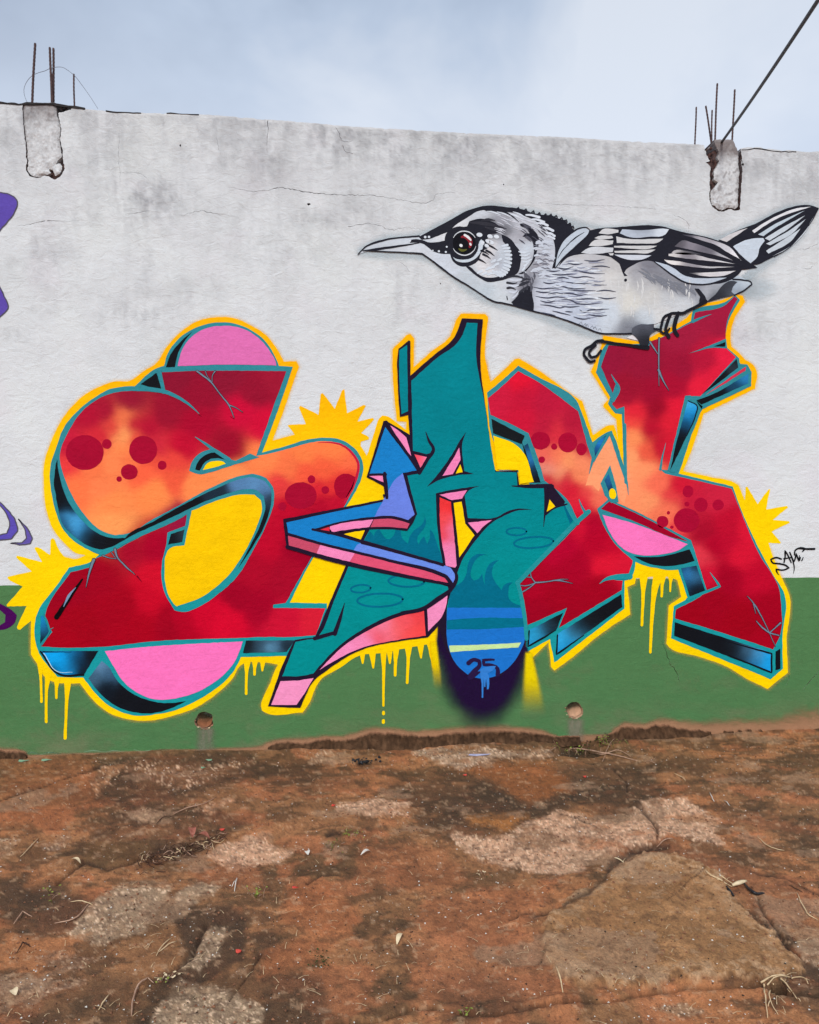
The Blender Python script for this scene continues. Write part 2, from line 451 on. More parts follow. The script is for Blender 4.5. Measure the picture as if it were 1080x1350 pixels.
def crack_poly(s, w, jit=1.6):
    P = curve(pts(s), 60, False, 2.2, 0)
    P[:, 0] += jit * 2 * (fbm(P[:, 0] * .35, P[:, 1] * .35, 2) - .5); P[:, 1] += jit * 2 * (fbm(P[:, 0] * .35 + 60, P[:, 1] * .35, 2) - .5)
    n = len(P); t = np.linspace(0, 1, n); ww = np.interp(t, np.linspace(0, 1, len(w)), w) / 2
    ww = ww * (0.35 + 1.3 * vnoise(P[:, 0] * .4, P[:, 1] * .4))
    ww = np.maximum(ww * .62, 0.04)
    T = np.gradient(P, axis=0); T /= np.maximum(np.hypot(T[:, 0], T[:, 1]), 1e-9)[:, None]
    Nn = np.stack([-T[:, 1], T[:, 0]], -1)
    A = P + Nn * ww[:, None]; B = P - Nn * ww[:, None]
    return [tuple(p) for p in A] + [tuple(p) for p in B[::-1]]
def blob(cx, cy, rx, ry, n=18, rough=.25, seed=0):
    return [(cx + rx * math.cos(a) * (1 + rough * (vnoise(np.array([math.cos(a) * 2 + seed]), np.array([math.sin(a) * 2 + seed]))[0] - .5) * 2),
             cy + ry * math.sin(a) * (1 + rough * (vnoise(np.array([math.cos(a) * 2 + seed]), np.array([math.sin(a) * 2 + seed]))[0] - .5) * 2)) for a in np.linspace(0, 2 * math.pi, n, endpoint=False)]
def rag(s, amp=1.5, step=1.8, ang=50):
    P = curve(pts(s), ang, True, step, 0)
    P[:, 0] += amp * 2 * (fbm(P[:, 0] * .45 + 9, P[:, 1] * .45, 2, .7) - .5); P[:, 1] += amp * 2 * (fbm(P[:, 0] * .45 + 60, P[:, 1] * .45, 2, .7) - .5)
    return [tuple(p) for p in P]

HOLE_L = rag('29.4,120 30,150 31,166 32.3,180 34.4,196 34,205 35.5,214 34.2,222 38.6,231 50,234.5 60,231.5 72,237 81,231 85,222 83,210 82.5,198 79.5,185 80.5,170 78,156 77,149 84,147 93,144 99,138 97,120', 1.0)
COL_L = rag('30,134 30.5,150 31.5,166 33,180 35,197 35,207 36.5,216 35.5,222 40,229.5 50,232 60,229.5 66,227 63,221 67,222 72,231 78,228 81,220 79,214 72,215 76,210 80,206 80,198 78,186 78.5,170 76,156 74,148 73,134', 1.1)
HOLE_R = rag('946,170 938,191.5 930,198 932,205 936,212 931,214 936,219 936,231 936,248 935.5,262 938,270 944,276 953,279 962,275.5 970,278 976,276 976.5,262 978,240 979,225 977,210 979,214 981,216 979,212 977.5,200 976,194 973,191 968,170', 0.9)
COL_R = rag('943,183 945,192 949,199 947,206 950,212 946,219 943,226 942.5,236 948,240 943,246 939,251 938.4,262 940,268 946,273 953,276 962,272 970,275 973.5,272 974,262 975,240 976,225 974.5,210 974.5,200 972,193 967,183', 1.0)
DRAIN1 = blob(269.3, 950, 12.2, 11.5, 26, .16, 3)
DRAIN2 = blob(757.5, 936, 10.8, 11.3, 26, .18, 8)
CR = [crack_poly('300,246 342,252 372,248 405,253 446,257 494,258 530,263.5 571,263 575,257 590,254 604,252.5', [.3, .7, 1.2, 1.0, .7, .5, .6, .3]),
      crack_poly('165,282 180,280 198,277.5', [.3, 1.0, .3]), crack_poly('239,284 250,281 261,278 285,282 309,285', [.3, .6, .8, .4, .2]),
      crack_poly('353,159 353.5,170 352,182 352.5,202', [1.0, .9, .5, .2], .8),
      crack_poly('443,167 446,174 450,184 458,187 466,186', [1.0, .8, .6, .2]), crack_poly('452,192 456,199 466,203', [.8, .5, .9]),
      crack_poly('460,298 497,296 510,302 541,300 560,304.5', [.9, .5, .6, .4, .2]),
      crack_poly('20,298 40,295.5 60,290.5', [.2, .7, 1.3], 1.0), crack_poly('62,290.5 75,291.2 90,291.5 105,291', [1.2, .4, .2], .6),
      crack_poly('690,266 753,270 800,271 865,275', [.15, .45, .3, .4]), crack_poly('887,283 898,287 908,297 908,306', [.2, .6, .5, .2]),
      crack_poly('156,228 188,230 196,237', [.2, .5, .2]), crack_poly('158,170 156,200 159,240', [.15, .4, .15]),
      crack_poly('524,344 534,350 540,358', [.2, .5, .2], .8), crack_poly('1050,330 1062,328 1078,322', [.2, .5, .3]),
      crack_poly('1056,352 1066,355 1074,349', [.2, .6, .2]), crack_poly('285,168 287,190 292,205', [.15, .35, .1])]
CRG = [crack_poly('873,846 879,860 883,874 891,884 897,900', [.3, .9, .8, .9, .2]), crack_poly('1041,880 1040,893 1036,904', [.3, .7, .2], .8),
       crack_poly('1080,884 1070,896 1058,910', [.3, .9, .3], .8)]
PITS = [blob(407, 269, 2.2, 1.6, 10, .4, 2), blob(979.5, 216.5, 1.8, 2.0, 8, .3, 5), blob(238, 192, 1.2, 1.5, 8, .5, 4), blob(581, 374, .9, .9, 7, .4, 6), blob(664, 243, .8, 1.2, 7, .4, 9)]

# front face in wall coordinates (x, z)
def wall_sheet(name, outline_xz, holes_px, y, mat, rim=None, **kw):
    V = [Vector(p) for p in ccw(outline_xz)]; F = [list(range(len(V)))]
    for h in holes_px:
        k = len(V); V += [Vector(p) for p in ccw(xz_of(h))]; F.append(list(range(k, len(V))))
    r = delaunay_2d_cdt(V, [], F, 1, 1e-6, True)
    vs, fs, of = r[0], r[2], r[5]
    V3 = [Vector((v.x, y, v.y)) for v in vs]
    keep = [tuple(f) for f, o in zip(fs, of) if 0 in o and not any(q > 0 for q in o)]
    return V3, orient(V3, keep)
out_xz = tp + [(tp[-1][0], -0.35), (tp[0][0], -0.35)]
V3, F3 = wall_sheet('front', out_xz, [HOLE_L, HOLE_R, DRAIN1, DRAIN2] + CR + CRG + PITS, 0.0, M_WHITE)
nf = len(F3)
# rims: every open edge of the face runs back into the wall
cnt = {}
for f in F3:
    for a, b in zip(f, f[1:] + f[:1]):
        cnt[(a, b)] = 1
rimE = [(a, b) for a, b in cnt if (b, a) not in cnt]
k0 = len(V3); bk = {}
def back(i):
    if i not in bk:
        v = V3[i]; on_top = False
        bk[i] = len(V3); V3.append(Vector((v.x, WT, v.z)))
    return bk[i]
RF = [(b, a, back(a), back(b)) for a, b in rimE]
# back face
kb = len(V3); V3 += [Vector((x, WT, z)) for x, z in out_xz]
me = bpy.data.meshes.new('wall_body')
me.from_pydata([tuple(v) for v in V3], [], list(F3) + RF + [tuple(reversed(range(kb, len(V3))))])
me.materials.append(M_WHITE); me.materials.append(M_CORE)
mi = [0] * nf
for a, b in rimE:
    za, xa = V3[a].z, V3[a].x
    zt = np.interp(xa, [p[0] for p in tp], [p[1] for p in tp])
    mi.append(0 if abs(za - zt) < 0.012 else 1)
mi.append(0)
me.polygons.foreach_set('material_index', mi); me.update()
link(bpy.data.objects.new('wall_body', me), wall)
# core of broken brick behind cracks and around the columns
sq = lambda cx, cy, r: [(cx - r, cy - r), (cx + r, cy - r), (cx + r, cy + r), (cx - r, cy + r)]
core_xz = [(x, z - 0.03) for x, z in tp] + [(tp[-1][0], -0.3), (tp[0][0], -0.3)]
V, F = wall_sheet('core', core_xz, [sq(269.3, 950, 16), sq(757.5, 936, 16)], 0.034, M_CORE)
mesh_obj('brick_core', V, F, M_CORE, wall)

# concrete columns set in the wall, their steel left standing for a storey never built
def column(s, top_lab, seed):
    P, F = triangulate(s, (), 2.4)
    A = np.array(P)
    edge = sdist(np.array(s), A[:, 0], A[:, 1])
    h = 0.009 * (fbm(A[:, 0] * .16 + seed, A[:, 1] * .16, 4, .6) - .5) * sstep(0, 6, 14 - np.abs(A[:, 1] - A[:, 1].max()) * .12)
    low = sstep(A[:, 1].max() - 48, A[:, 1].max(), A[:, 1])
    h = h + 0.014 * low * (fbm(A[:, 0] * .3 + seed, A[:, 1] * .22, 3) - .55) - 0.006 * (1 - sstep(0, 3, edge))
    V = []
    for (a, b), q in zip(P, h):
        p = W(a, b); V.append(Vector((p.x, 0.004 - q, p.z)))
    F = orient(V, F); n0 = len(V)
    B = [(i) for i in range(n0) if edge[i] < 0.05]
    ed = set()
    for f in F:
        for a, b in zip(f, f[1:] + f[:1]): ed.add((a, b))
    rim = [(a, b) for a, b in ed if (b, a) not in ed]
    mp = {}
    for a, b in rim:
        for i in (a, b):
            if i not in mp: mp[i] = len(V); V.append(Vector((V[i].x, WT, V[i].z)))
    F2 = F + [(b, a, mp[a], mp[b]) for a, b in rim]
    t = sstep(A[:, 1].min() + 38, A[:, 1].min(), A[:, 1]) * (0.35 + 0.9 * fbm(A[:, 0] * .2, A[:, 1] * .12, 3))
    spot = sstep(.60, .70, fbm(A[:, 0] * .22 + 7 + seed, A[:, 1] * .22, 4, .6))
    t = np.clip(t * (1.5 if seed == 5 else .8) + (.6 if seed == 5 else .3) * spot, 0, .85)[:, None]
    cc = lin((212, 214, 215)) * (1 - t) + lin((112, 100, 98)) * t
    cc = np.vstack([cc, np.tile(lin((70, 52, 48)), (len(V) - n0, 1))])
    return mesh_obj('concrete_column', V, F2, M_COLM, wall, cc, label=top_lab)
M_COLM = make_simple('rough_column_concrete', (0, 0, 0), (1, 1, 1), 60, 0.9, 0.45, 0.006, 0.2, vcol=True)
colL = column(COL_L, 'chipped concrete column head under the two paired rebars', 1)
colR = column(COL_R, 'chipped concrete column head with dark broken gap on its left', 5)
def rebar(x0, y0, x1, y1, r, par, back_=0.07):
    a = W(x0, y0, back_); b = W(x1, y1 + 3, back_)
    P = [a + (b - a) * t + Vector((0.0015 * math.sin(t * 4 + x0), 0, 0)) for t in np.linspace(0, 1, 9)]
    # ribbed bar
    Q = []; R = []
    L = (b - a).length; k = int(L / 0.012)
    for i in range(k + 1):
        t = i / k; j = t * 8; i0 = min(int(j), 7); p = P[i0].lerp(P[i0 + 1], j - i0)
        Q.append(p); R.append(r * (1.12 if i % 2 else 0.92))
    return tube('rebar', Q, R, M_RUST, par)
for q in ((46.2, 57, 42.5, 135, .0075, .09), (65.5, 62.5, 69.5, 136, .0072, .05), (70.2, 63.5, 71, 136, .0072, .07), (97.5, 97.5, 98, 139, .0055, .08)):
    rebar(*q[:5], colL, q[5])
tube('rebar', [W(68.3, 98, .06), W(69.5, 136, .06)], .012, M_RUST, colL)
for q in ((918, 141, 916.5, 189, .0052, .06), (930.5, 139.5, 938.5, 187, .006, .10), (939, 145, 938.5, 187, .0052, .05), (946, 110, 942.5, 187, .0062, .08), (968.7, 118, 965.5, 188, .0062, .07)):
    rebar(*q[:5], colR, q[5])
P = curve(pts('36,135 33,128 31.5,118 35,108 42,100 50,96 60,93 66,90 73,88.5 82,88.5 90,93 98,99.5 108,112 118,126 129,143'), 60, False, 4, 0)
tube('tie_wire', [W(a, b, .07 + .03 * math.sin(i * .2)) for i, (a, b) in enumerate(P)], .0016, M_WIRE, colL, n=5)
# strip of tarred felt lying along the top at the left
def felt(name, s, thick, y0, y1):
    c = curve(pts(s), 60, False, 6, .6); V = []; F = []
    for i, (a, b) in enumerate(c):
        w = thick * (0.5 + 1.0 * vnoise(np.array([a * .11]), np.array([2.]))[0])
        for yy, o in ((y0, 0), (y0, w), (y1, w * .8), (y1, 0)):
            p = W(a, b); V.append(Vector((p.x, yy, p.z + o * PXM)))
    for i in range(len(c) - 1):
        for k in range(4): F.append((i * 4 + k, i * 4 + (k + 1) % 4, i * 4 + 4 + (k + 1) % 4, i * 4 + 4 + k))
    F.append((3, 2, 1, 0)); n = len(V); F.append((n - 4, n - 3, n - 2, n - 1))
    return mesh_obj(name, V, F, M_FELT, wall)
felt('roofing_felt', '-60,132 0,136.5 30,138.5 60,138 90,142 112,144.5', 2.4, -.004, .12)
felt('roofing_felt', '139,147.5 160,149 186,149.8', 1.6, -.002, .1)
felt('roofing_felt', '220,149.8 262,151.8', 1.1, -.002, .1)
felt('roofing_felt', '978,198 1000,196.5 1020,199.5 1050,200.5', 1.0, -.002, .1)
# dark pieces of crumbled brick in the gap beside the right column
for i, (a, b, r) in enumerate(((937, 196, 3.2), (939, 203, 2.6), (936, 209, 2.4), (941, 211, 2.6), (938.5, 222, 1.9), (939, 232, 2.4), (943, 234, 1.8), (938, 243, 2), (81, 143, 3), (88, 143, 2.4), (77, 218, 2), (62, 224, 1.6))):
    bm = bmesh.new(); bmesh.ops.create_icosphere(bm, subdivisions=1, radius=1)
    c = W(a, b, .02)
    for v in bm.verts: v.co = c + Vector((v.co.x * r * PXM * .8, v.co.y * .012, v.co.z * r * PXM)) * random.uniform(.7, 1.2) + Vector((0, 0, 0)) if False else c + Vector((v.co.x * r * PXM * random.uniform(.6, 1.1), v.co.y * .012, v.co.z * r * PXM * random.uniform(.6, 1.1)))
    mm = bpy.data.meshes.new('brick_rubble'); bm.to_mesh(mm); bm.free(); mm.materials.append(M_CORE)
    link(bpy.data.objects.new('brick_rubble', mm), colR if a > 500 else colL)

# ------------------------------------------------------------------ green painted foot of the wall
base_y = lambda x: 1000 - 0.0353 * x
gl = [(-420, 776.4), (0, 772), (140, 770.5), (300, 769), (700, 764.8), (880, 762.8), (1080, 761), (1560, 756.3)]
green_xz = xz_of(curve(gl, 60, False, 12, .5)) + [(tp[-1][0], -0.3), (tp[0][0], -0.3)]
V, F = wall_sheet('green', green_xz, [DRAIN1, DRAIN2] + CRG, -0.0004, M_PAINT)
def green_col(V):
    X = np.array([v.x for v in V]); Z = np.array([v.z for v in V])
    return np.tile(lin((80, 124, 78)), (len(V), 1))
mesh_obj('green_dado', V, F, M_PAINT, wall, green_col(V))
# weathering of the white paint: damp grey blooms, rubbed patches, dark dust under the coping
GR = [(190, 262, 60, 34, .75), (215, 250, 34, 16, .6), (192, 330, 14, 60, .45), (70, 335, 26, 50, .4), (45, 330, 8, 26, .5), (300, 190, 60, 30, .35), (350, 210, 26, 50, .4), (455, 190, 44, 30, .6), (520, 200, 30, 34, .55), (600, 200, 40, 30, .5), (690, 215, 60, 34, .45),
      (400, 290, 60, 14, .6), (470, 285, 40, 30, .45), (530, 385, 22, 60, .35), (600, 380, 20, 40, .25), (750, 210, 60, 26, .45), (850, 215, 50, 24, .45), (1010, 225, 40, 26, .5), (1050, 250, 40, 30, .35), (120, 200, 60, 40, .35), (20, 180, 34, 40, .35), (170, 410, 60, 18, .4), (190, 415, 26, 12, .6), (120, 290, 60, 16, .35), (30, 590, 30, 10, .3), (20, 440, 10, 16, .35), (960, 600, 30, 14, .3), (1000, 440, 60, 14, .25), (840, 238, 60, 12, .35), (380, 330, 70, 30, .3), (250, 380, 50, 20, .3)]
def grime(x, y):
    t = np.zeros(x.shape)
    for a, b, rx, ry, s_ in GR: t = np.maximum(t, s_ * np.exp(-((x - a) / rx) ** 2 - ((y - b) / ry) ** 2))
    top = np.interp(x, topc[:, 0], topc[:, 1]); t = t + .42 * np.exp(-np.maximum(y - top, 0) / 16) + .24 * np.exp(-np.maximum(y - top, 0) / 70) + .05
    n = fbm(x * .055, y * .045, 5, .68); f = fbm(x * .25 + 9, y * .3, 4, .7); v = fbm(x * .12 + 5, y * .018, 4, .6)
    a = t * (1.1 * sstep(.40, .64, n) + .8 * sstep(.52, .66, f) + .7 * sstep(.50, .66, v))
    return np.where(y < top + 2.5, 0, np.clip(a * .17, 0, .36))
gm = mist('grime', (-90, 130, 1170, 480), grime, (130, 130, 136), .2, wall, 3.0, label='grey weathering on the upper part of the wall')
# soil splashed up from the yard on to the foot of the wall
px, py = np.array([-40, 30, 90, 160, 240, 300, 340, 400, 470, 540, 620, 680, 740, 800, 850, 900, 950, 1000, 1050, 1120]), None
hh = np.array([10, 8, 7, 7, 6, 7, 17, 23, 24, 25, 27, 25, 9, 9, 25, 28, 25, 30, 44, 40])
MTOP = pts('-60,986 0,989 22,990 34,993 40,1001 60,1003 330,1003 336,991 352,984 375,978 400,979 430,974 452,975 470,971 492,965 525,967 560,970 600,965 640,963.5 680,964 712,967 736,973 745,985 800,985 808,966 822,957.5 850,959.5 866,955 880,956 896,960 915,962 940,964 985,962 1020,963 1060,961 1140,958')
def tan_fn(x, y):
    h = np.interp(x, [-60, 30, 60, 320, 350, 450, 600, 700, 745, 800, 850, 930, 1000, 1060, 1140], [2, 3, 2, 2, 4, 5, 6, 5, 2, 3, 6, 10, 12, 22, 22])
    b = np.minimum(np.interp(x, [p[0] for p in MTOP], [p[1] for p in MTOP]), base_y(x) - 1)
    return .85 * (1 - sstep(.2, 1.6, (b - y) / (h * (.7 + .7 * fbm(x * .05, y * 0, 3))) + .55 * (fbm(x * .1, y * .25, 4) - .5)))
mist('mud_splash', (-60, 915, 1140, 1004), tan_fn, (172, 128, 98), 0.9, wall, 2.5)
mist('dust_on_green', (-60, 870, 1140, 1002), lambda x, y: .30 * np.exp(-np.maximum(base_y(x) - 12 - y, 0) / 26) * sstep(.35, .7, fbm(x * .02, y * .05, 5, .65)) + .10 * sstep(.55, .7, fbm(x * .03 + 9, y * .05, 5, .7)), (150, 150, 116), 0.7, wall, 4)
def stain(cx, y0, y1, w):
    def fn(x, y):
        q = np.abs(x - cx + (y - y0) * .01) / (w * (1 + .12 * (y - y0) / (y1 - y0)))
        return .66 * (1 - sstep(.35, 1.15, q + .3 * (fbm(x * .3, y * .1, 3) - .5))) * sstep(y0 - 4, y0 + 4, y) * (1 - .35 * sstep(y0, y1, y)) * (1 - .3 * sstep(.4, .7, fbm(x * .25, y * .07, 3)))
    return fn
mist('drain_stain', (252, 950, 288, 1000), stain(271, 960, 1000, 14), (140, 134, 116), 1.2, wall, 2)
mist('drain_stain', (736, 935, 780, 982), stain(759, 948, 984, 12), (146, 138, 120), 1.2, wall, 2)

strokes('peeled_edge', [('98,990 120,989 150,987.5 190,986 235,984.6', [.4, 1.6, 1, 1.8, .4]), ('0,987.5 12,986.5 30,987', [.5, 1.2, .4]), ('190,991 215,988.6 236,989.4', [.5, 1.4, .4]), ('150,994 175,991.6 200,992.6', [.4, 1.2, .4])], (70, 88, 66), .6, wall)
strokes('peeled_edge', [('110,991.5 124,989.6 136,991.4 150,989.8 164,991', [.4, 1.6, .6, 1.8, .4]), ('176,988 188,990.6 200,989 212,990.6', [.4, 1.4, .8, .3]), ('30,995 42,992 52,994.6 66,992 80,994', [.5, 1.8, .8, 2, .4]), ('240,993 262,991 270,994', [.4, 1.8, .5])], (116, 150, 118), .8, wall)

# drains through the wall
def drain(poly, cx, cy, lab, seed):
    P = np.array(poly); n = len(P); V = []; F = []; cc = []
    for k, (dep, sc) in enumerate(((-.0015, 1.0), (.012, .90), (.05, .84), (.11, .80), (.3, .74))):
        for i, (a, b) in enumerate(P):
            p = W(cx + (a - cx) * sc, cy + (b - cy) * sc)
            V.append(Vector((p.x, dep, p.z + (0.02 if dep > .2 else 0))))
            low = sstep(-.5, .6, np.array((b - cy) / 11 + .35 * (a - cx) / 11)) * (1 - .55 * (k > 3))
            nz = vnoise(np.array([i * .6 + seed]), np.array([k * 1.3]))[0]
            base = lin((44, 27, 20)) * (1 - low) + lin((150, 96, 68) if seed == 3 else (206, 160, 128)) * low  # dark upper side: shade inside the hole painted into the pipe colour
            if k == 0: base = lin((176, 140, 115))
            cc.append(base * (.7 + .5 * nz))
    for k in range(4):
        for i in range(n): F.append((k * n + i, k * n + (i + 1) % n, (k + 1) * n + (i + 1) % n, (k + 1) * n + i))
    F.append(tuple(4 * n + i for i in range(n)))
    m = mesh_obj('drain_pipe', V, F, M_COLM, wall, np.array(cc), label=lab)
    # soil silted in the bottom of the pipe
    V = []; F = []; cc = []
    for j in range(9):
        for i in range(11):
            u = i / 10 * 2 - 1; t = j / 8
            x = cx + u * 9.5 * (1 - .1 * t); y = cy + 10.2 * math.sqrt(max(0, 1 - (u * .92) ** 2)) * .93 - (t ** .7) * (11 + (-5 if seed == 3 else 5) * u)
            p = W(x, y); nz = vnoise(np.array([i * .7 + seed]), np.array([j * .7]))[0]
            V.append(Vector((p.x, .006 + t * .085 + .012 * (nz - .5), p.z + .008 * (nz - .5)))); cc.append((lin((150, 96, 66) if seed == 3 else (208, 160, 128)) * (1 - .6 * t)) * (.7 + .5 * nz))  # silt colour darkens inwards, carrying the shade of the hole
    for j in range(8):
        for i in range(10): F.append((j * 11 + i, j * 11 + i + 1, j * 11 + 12 + i, j * 11 + 11 + i))
    mesh_obj('silt', V, F, M_COLM, m, np.array(cc), smooth=True)
    for q in range(7):                                   # flakes of render round the lip
        a = math.radians(20 + q * 24 + seed * 5); c = W(cx + 12 * math.cos(a), cy + 11.5 * math.sin(a), -.003)
        bm = bmesh.new(); bmesh.ops.create_icosphere(bm, subdivisions=1, radius=1)
        for v in bm.verts: v.co = c + Vector((v.co.x * .007, v.co.y * .003, v.co.z * .004)) * random.uniform(.6, 1.3)
        mm = bpy.data.meshes.new('render_flake'); bm.to_mesh(mm); bm.free(); mm.materials.append(M_PLEAF if q % 3 == 1 else M_CLAY)
        link(bpy.data.objects.new('render_flake', mm), m)
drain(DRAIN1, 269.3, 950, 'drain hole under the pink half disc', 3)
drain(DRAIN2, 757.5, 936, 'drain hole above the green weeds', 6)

# ================================================================== THE MURAL (paint on the wall, each letter with its pieces)
TEAL = (38, 138, 150); YEL_T = (255, 184, 0); YEL_B = (255, 214, 0); BLK = (18, 20, 26); CYAN = (20, 160, 225)
def yellow(x, y):
    t = sstep(470, 700, y)[:, None]
    return lin(YEL_T) * (1 - t) + lin(YEL_B) * t
def tealc(x, y):
    t = sstep(620, 820, y)[:, None]
    return lin((50, 138, 150)) * (1 - t) + lin((24, 152, 158)) * t

YS = '57.8,640 58.2,613 66.7,584 77.8,560 93,538 111,521 133,509 151,503 171,502 187,491 209,475.5 215.5,464 226.7,449 244,433 264,422 286.7,418 311,420 331,429 351,442 364,458 374.4,476.7 391,476.2 394.4,483.3 384.4,511 373,544.4 359.5,581 389,573 430,570 466,580 483,601 478,640 470,700 455,780 440,883 422,895.5 406.7,929 399,939.5 350,939.5 344.4,931 355.5,902 366.7,876 345,873 323,874 316.7,877.8 306.7,894.4 289,912 262,931 229,943.3 200,949.8 166.7,947.8 144.4,940 124.4,924.4 105.5,901 88,901 70,899 58,891 51,877.8 40.7,863.3 41,820 41.8,800 40,770 60,745 84,734 102,736.7 113,732 100,729 84.4,715.5 69,695.5 61,671'
yo = shape('yellow_outline', YS, yellow, 2, wall, ang=33, grid=16, label='yellow outline around the red letter S')
halo('yellow_overspray', YS, 3.4, .32, (255, 200, 70), 1.4, yo, ang=33)
YA1 = '517.8,460 527,451 536,441.5 541,440.4 546.2,446 545.5,484.4 568,464 593.3,443.3 604,417.8 608,413.3 640,414 643.8,418 640,473 648,507 665,560 650,640 600,700 545,600 536,580 535.8,556 523.3,555.5 517.8,493.3'
y2 = shape('yellow_outline', YA1, yellow, 2.3, wall, ang=33, grid=16, label='yellow outline around the tall stem of the green letter A')
halo('yellow_overspray', YA1, 3.4, .32, (255, 200, 70), 1.4, y2, ang=33)
shape('yellow_outline', '483,603 494,569 500,551.9 504,547.8 508,548 526.5,560 536,567 545,600 560,700 480,700 455,690 470,640', yellow, 2.6, wall, ang=33, grid=16, label='yellow outline above the blue arrow head')
y4 = shape('yellow_outline', '366.7,876 355.5,902 344.4,931 345,936.5 350,939.5 399,939.5 406.7,929 413,914 422,897.2 449,880 473.3,864.4 502,861 533,855 563,849.5 567,866 570,880 575,884 576,850 577.8,826 577,800 450,800 380,860', yellow, 2.9, wall, ang=33, grid=16, label='yellow outline under the foot of the green letter A')
YW = '640,473.3 646.7,503.5 662,490 679,473.3 684.4,472.6 709,487.5 762.2,525.5 767.8,529 782,573.5 804.4,560.4 809,560 811.5,566 816,600 812.6,553 808,549 795.5,536 796,533 802.2,527 779,490 793.3,453.3 795.5,442.2 846.7,451 857.8,444.4 893.3,426.7 905,419 913.3,410 929,401 955.5,394.4 970,387.8 979,390 982.2,397.8 967.8,422.2 963.3,444.4 964.4,456.7 979,470 982,474 987,476.5 995.5,484.4 997.8,490 995.5,512.2 927.8,545.5 914.4,586.7 901,621 935,628.5 970,637.3 974,640 982,659 1000,690 1019,733.3 1029,757.8 1040.6,784.3 1037.2,845.2 1039,886.7 1012,908.2 986.7,896 955.5,877.6 919.3,865 883,853.5 878.6,848.5 881.7,798.5 898,787 893,765 886,762 838.5,762.3 837,770 827,774 829.5,792 831,810 800,830 749,871 731,884 726.7,879 723.3,847 702,866.7 693.3,864.4 686,800 680,640 646,540'
y5 = shape('yellow_outline', YW, yellow, 2.0, wall, ang=33, grid=16, label='yellow outline around the red letter W')
halo('yellow_overspray', YW, 3.4, .32, (255, 200, 70), 1.4, y5, ang=33)
SL = '130,800 100,740 84.4,733.3 77,723 72,711 69.5,709.8 67,711.5 66.2,732 50,721.8 47,721.3 45.5,723 55.5,741 22.5,732.6 21.3,735 42,753.3 11,760 10,762 13.3,765 30,773.3 8.6,797.6 10,799.5 35,799 22.2,826.7 23.5,829.5 26.7,830 41.8,817.8 60,820'
shape('painted_star', SL, yellow, 2.2, wall, ang=30, grid=14, label='yellow spiky burst left of the letter S')
SM = '352,584 389,573 379.5,561 380.5,560 403.3,559 394.3,537.6 396.2,535 420.2,547 423,519.6 425.4,518 441.6,538.9 450.7,515 454,512.8 457.8,544.7 479.8,533.8 482.4,535 471.4,555.7 492,551 493.4,553 476.6,570.7 486.5,576.3 486.3,579.3 476,582.3 475.3,588 483.7,601 500,640 500,700 440,700 440,600 360,592'
shape('painted_star', SM, yellow, 2.5, wall, ang=30, grid=14, label='yellow spiky burst between the letters S and A')
SR = '970,640 982.2,660 983.3,642.2 985.5,641.8 999,664.4 1013.3,645 1015.5,644.8 1010,671.5 1037.8,666.8 1038.6,669 1019,685.5 1040.5,687 1041,689 1017.8,701 1029.3,714.8 1029,716.7 1013.3,715.5 1016,725 1019,733.3 1012,750 980,690'
shape('painted_star', SR, yellow, 2.2, wall, ang=30, grid=14, label='yellow spiky burst right of the letter W')
DR = [('53.2,876 54,895 54.8,925', [8, 3.6, 3.2, 3.6]), ('64,888 61.8,905 61,951.5', [9, 4.2, 3.6, 3.8]), ('75,893 74.6,905 74.5,920', [9, 4.2, 3.2]), ('89.5,896 88.3,920 86,973', [10, 4.6, 3.6, 4.4]),
      ('326,872 325,890 324.6,914.5', [9, 4.2, 3.4, 3.6]), ('336.3,872 336,880 335.5,889', [8, 4, 3.4]), ('346.5,870 346,884', [8, 2.4]),
      ('478,860 478.2,874', [8, 2.6]), ('491,858 492.2,880', [10, 2.6]), ('505.8,856 505.8,890 505.5,930', [9, 4.4, 3.4, 3]), ('513.6,858 514,874', [8, 2.6]), ('522.2,854 521.6,870 521,890', [9, 4.2, 3.6]), ('538.6,850 538,875 536.8,900', [11, 4.6, 3.8, 3.6]), ('554.5,848 555.2,867', [10, 2.4]),
      ('505.6,939 505.6,941', [3.8, 3.8]), ('505.6,950 505.6,952.4', [4, 4]),
      ('848.6,758 848.2,775 846.2,824', [12, 5, 3.8, 3.6]), ('867.8,757 863.5,775 859.5,815 857.3,860', [12, 6, 4.4, 3.4]), ('873.6,757 873,770 872.2,786', [10, 4, 3.2]), ('884.3,757 884,770 883.4,779.5', [9, 3, 2.4])]
for di, (s, w) in enumerate(DR):
    strokes('paint_drip', [(s, w)], yellow, 3.1 + .07 * di, yo if float(s.split(',')[0]) < 400 else (y4 if float(s.split(',')[0]) < 700 else y5))
# ---------------------------------------------------------------- letter S
TS = '66.7,640 67.3,611 73.3,593.3 86.7,560 100,544.4 124.4,524.4 144.4,513.3 160,510 177.8,509.3 206.7,485.5 216.7,482.2 220,469 233.3,449 249,436.7 266.7,429 289,425 311,427 333.3,436.7 351,451 362.2,469 367.8,482.2 386.2,483.3 364.4,546.7 345.5,597 377.8,587.8 406,579.5 429.3,577.1 444.8,578.4 460.4,585.6 470.7,594.6 477.2,606.3 479.2,616.7 477.5,627 464.4,655.5 457.8,665.5 440,700 414.4,733.3 382,794.4 431,795.5 431,803 418,842 388,848 378.5,864.6 317.8,866.2 306.7,886.7 289,904.4 262,922 233.3,935.5 200,942.2 183,943.6 164.4,940 142.2,929 124.4,912 110,893.3 75.5,892.2 50,856.7 49.3,809 51,805 75.5,771 91,748.4 122.2,739 131,731 120,726.2 97.8,713.3 83.3,697.8 75.5,680 69,655.5'
sS = shape('painted_letter', TS, tealc, 4, wall, ang=36, grid=18, label='red and orange letter S outlined in teal')
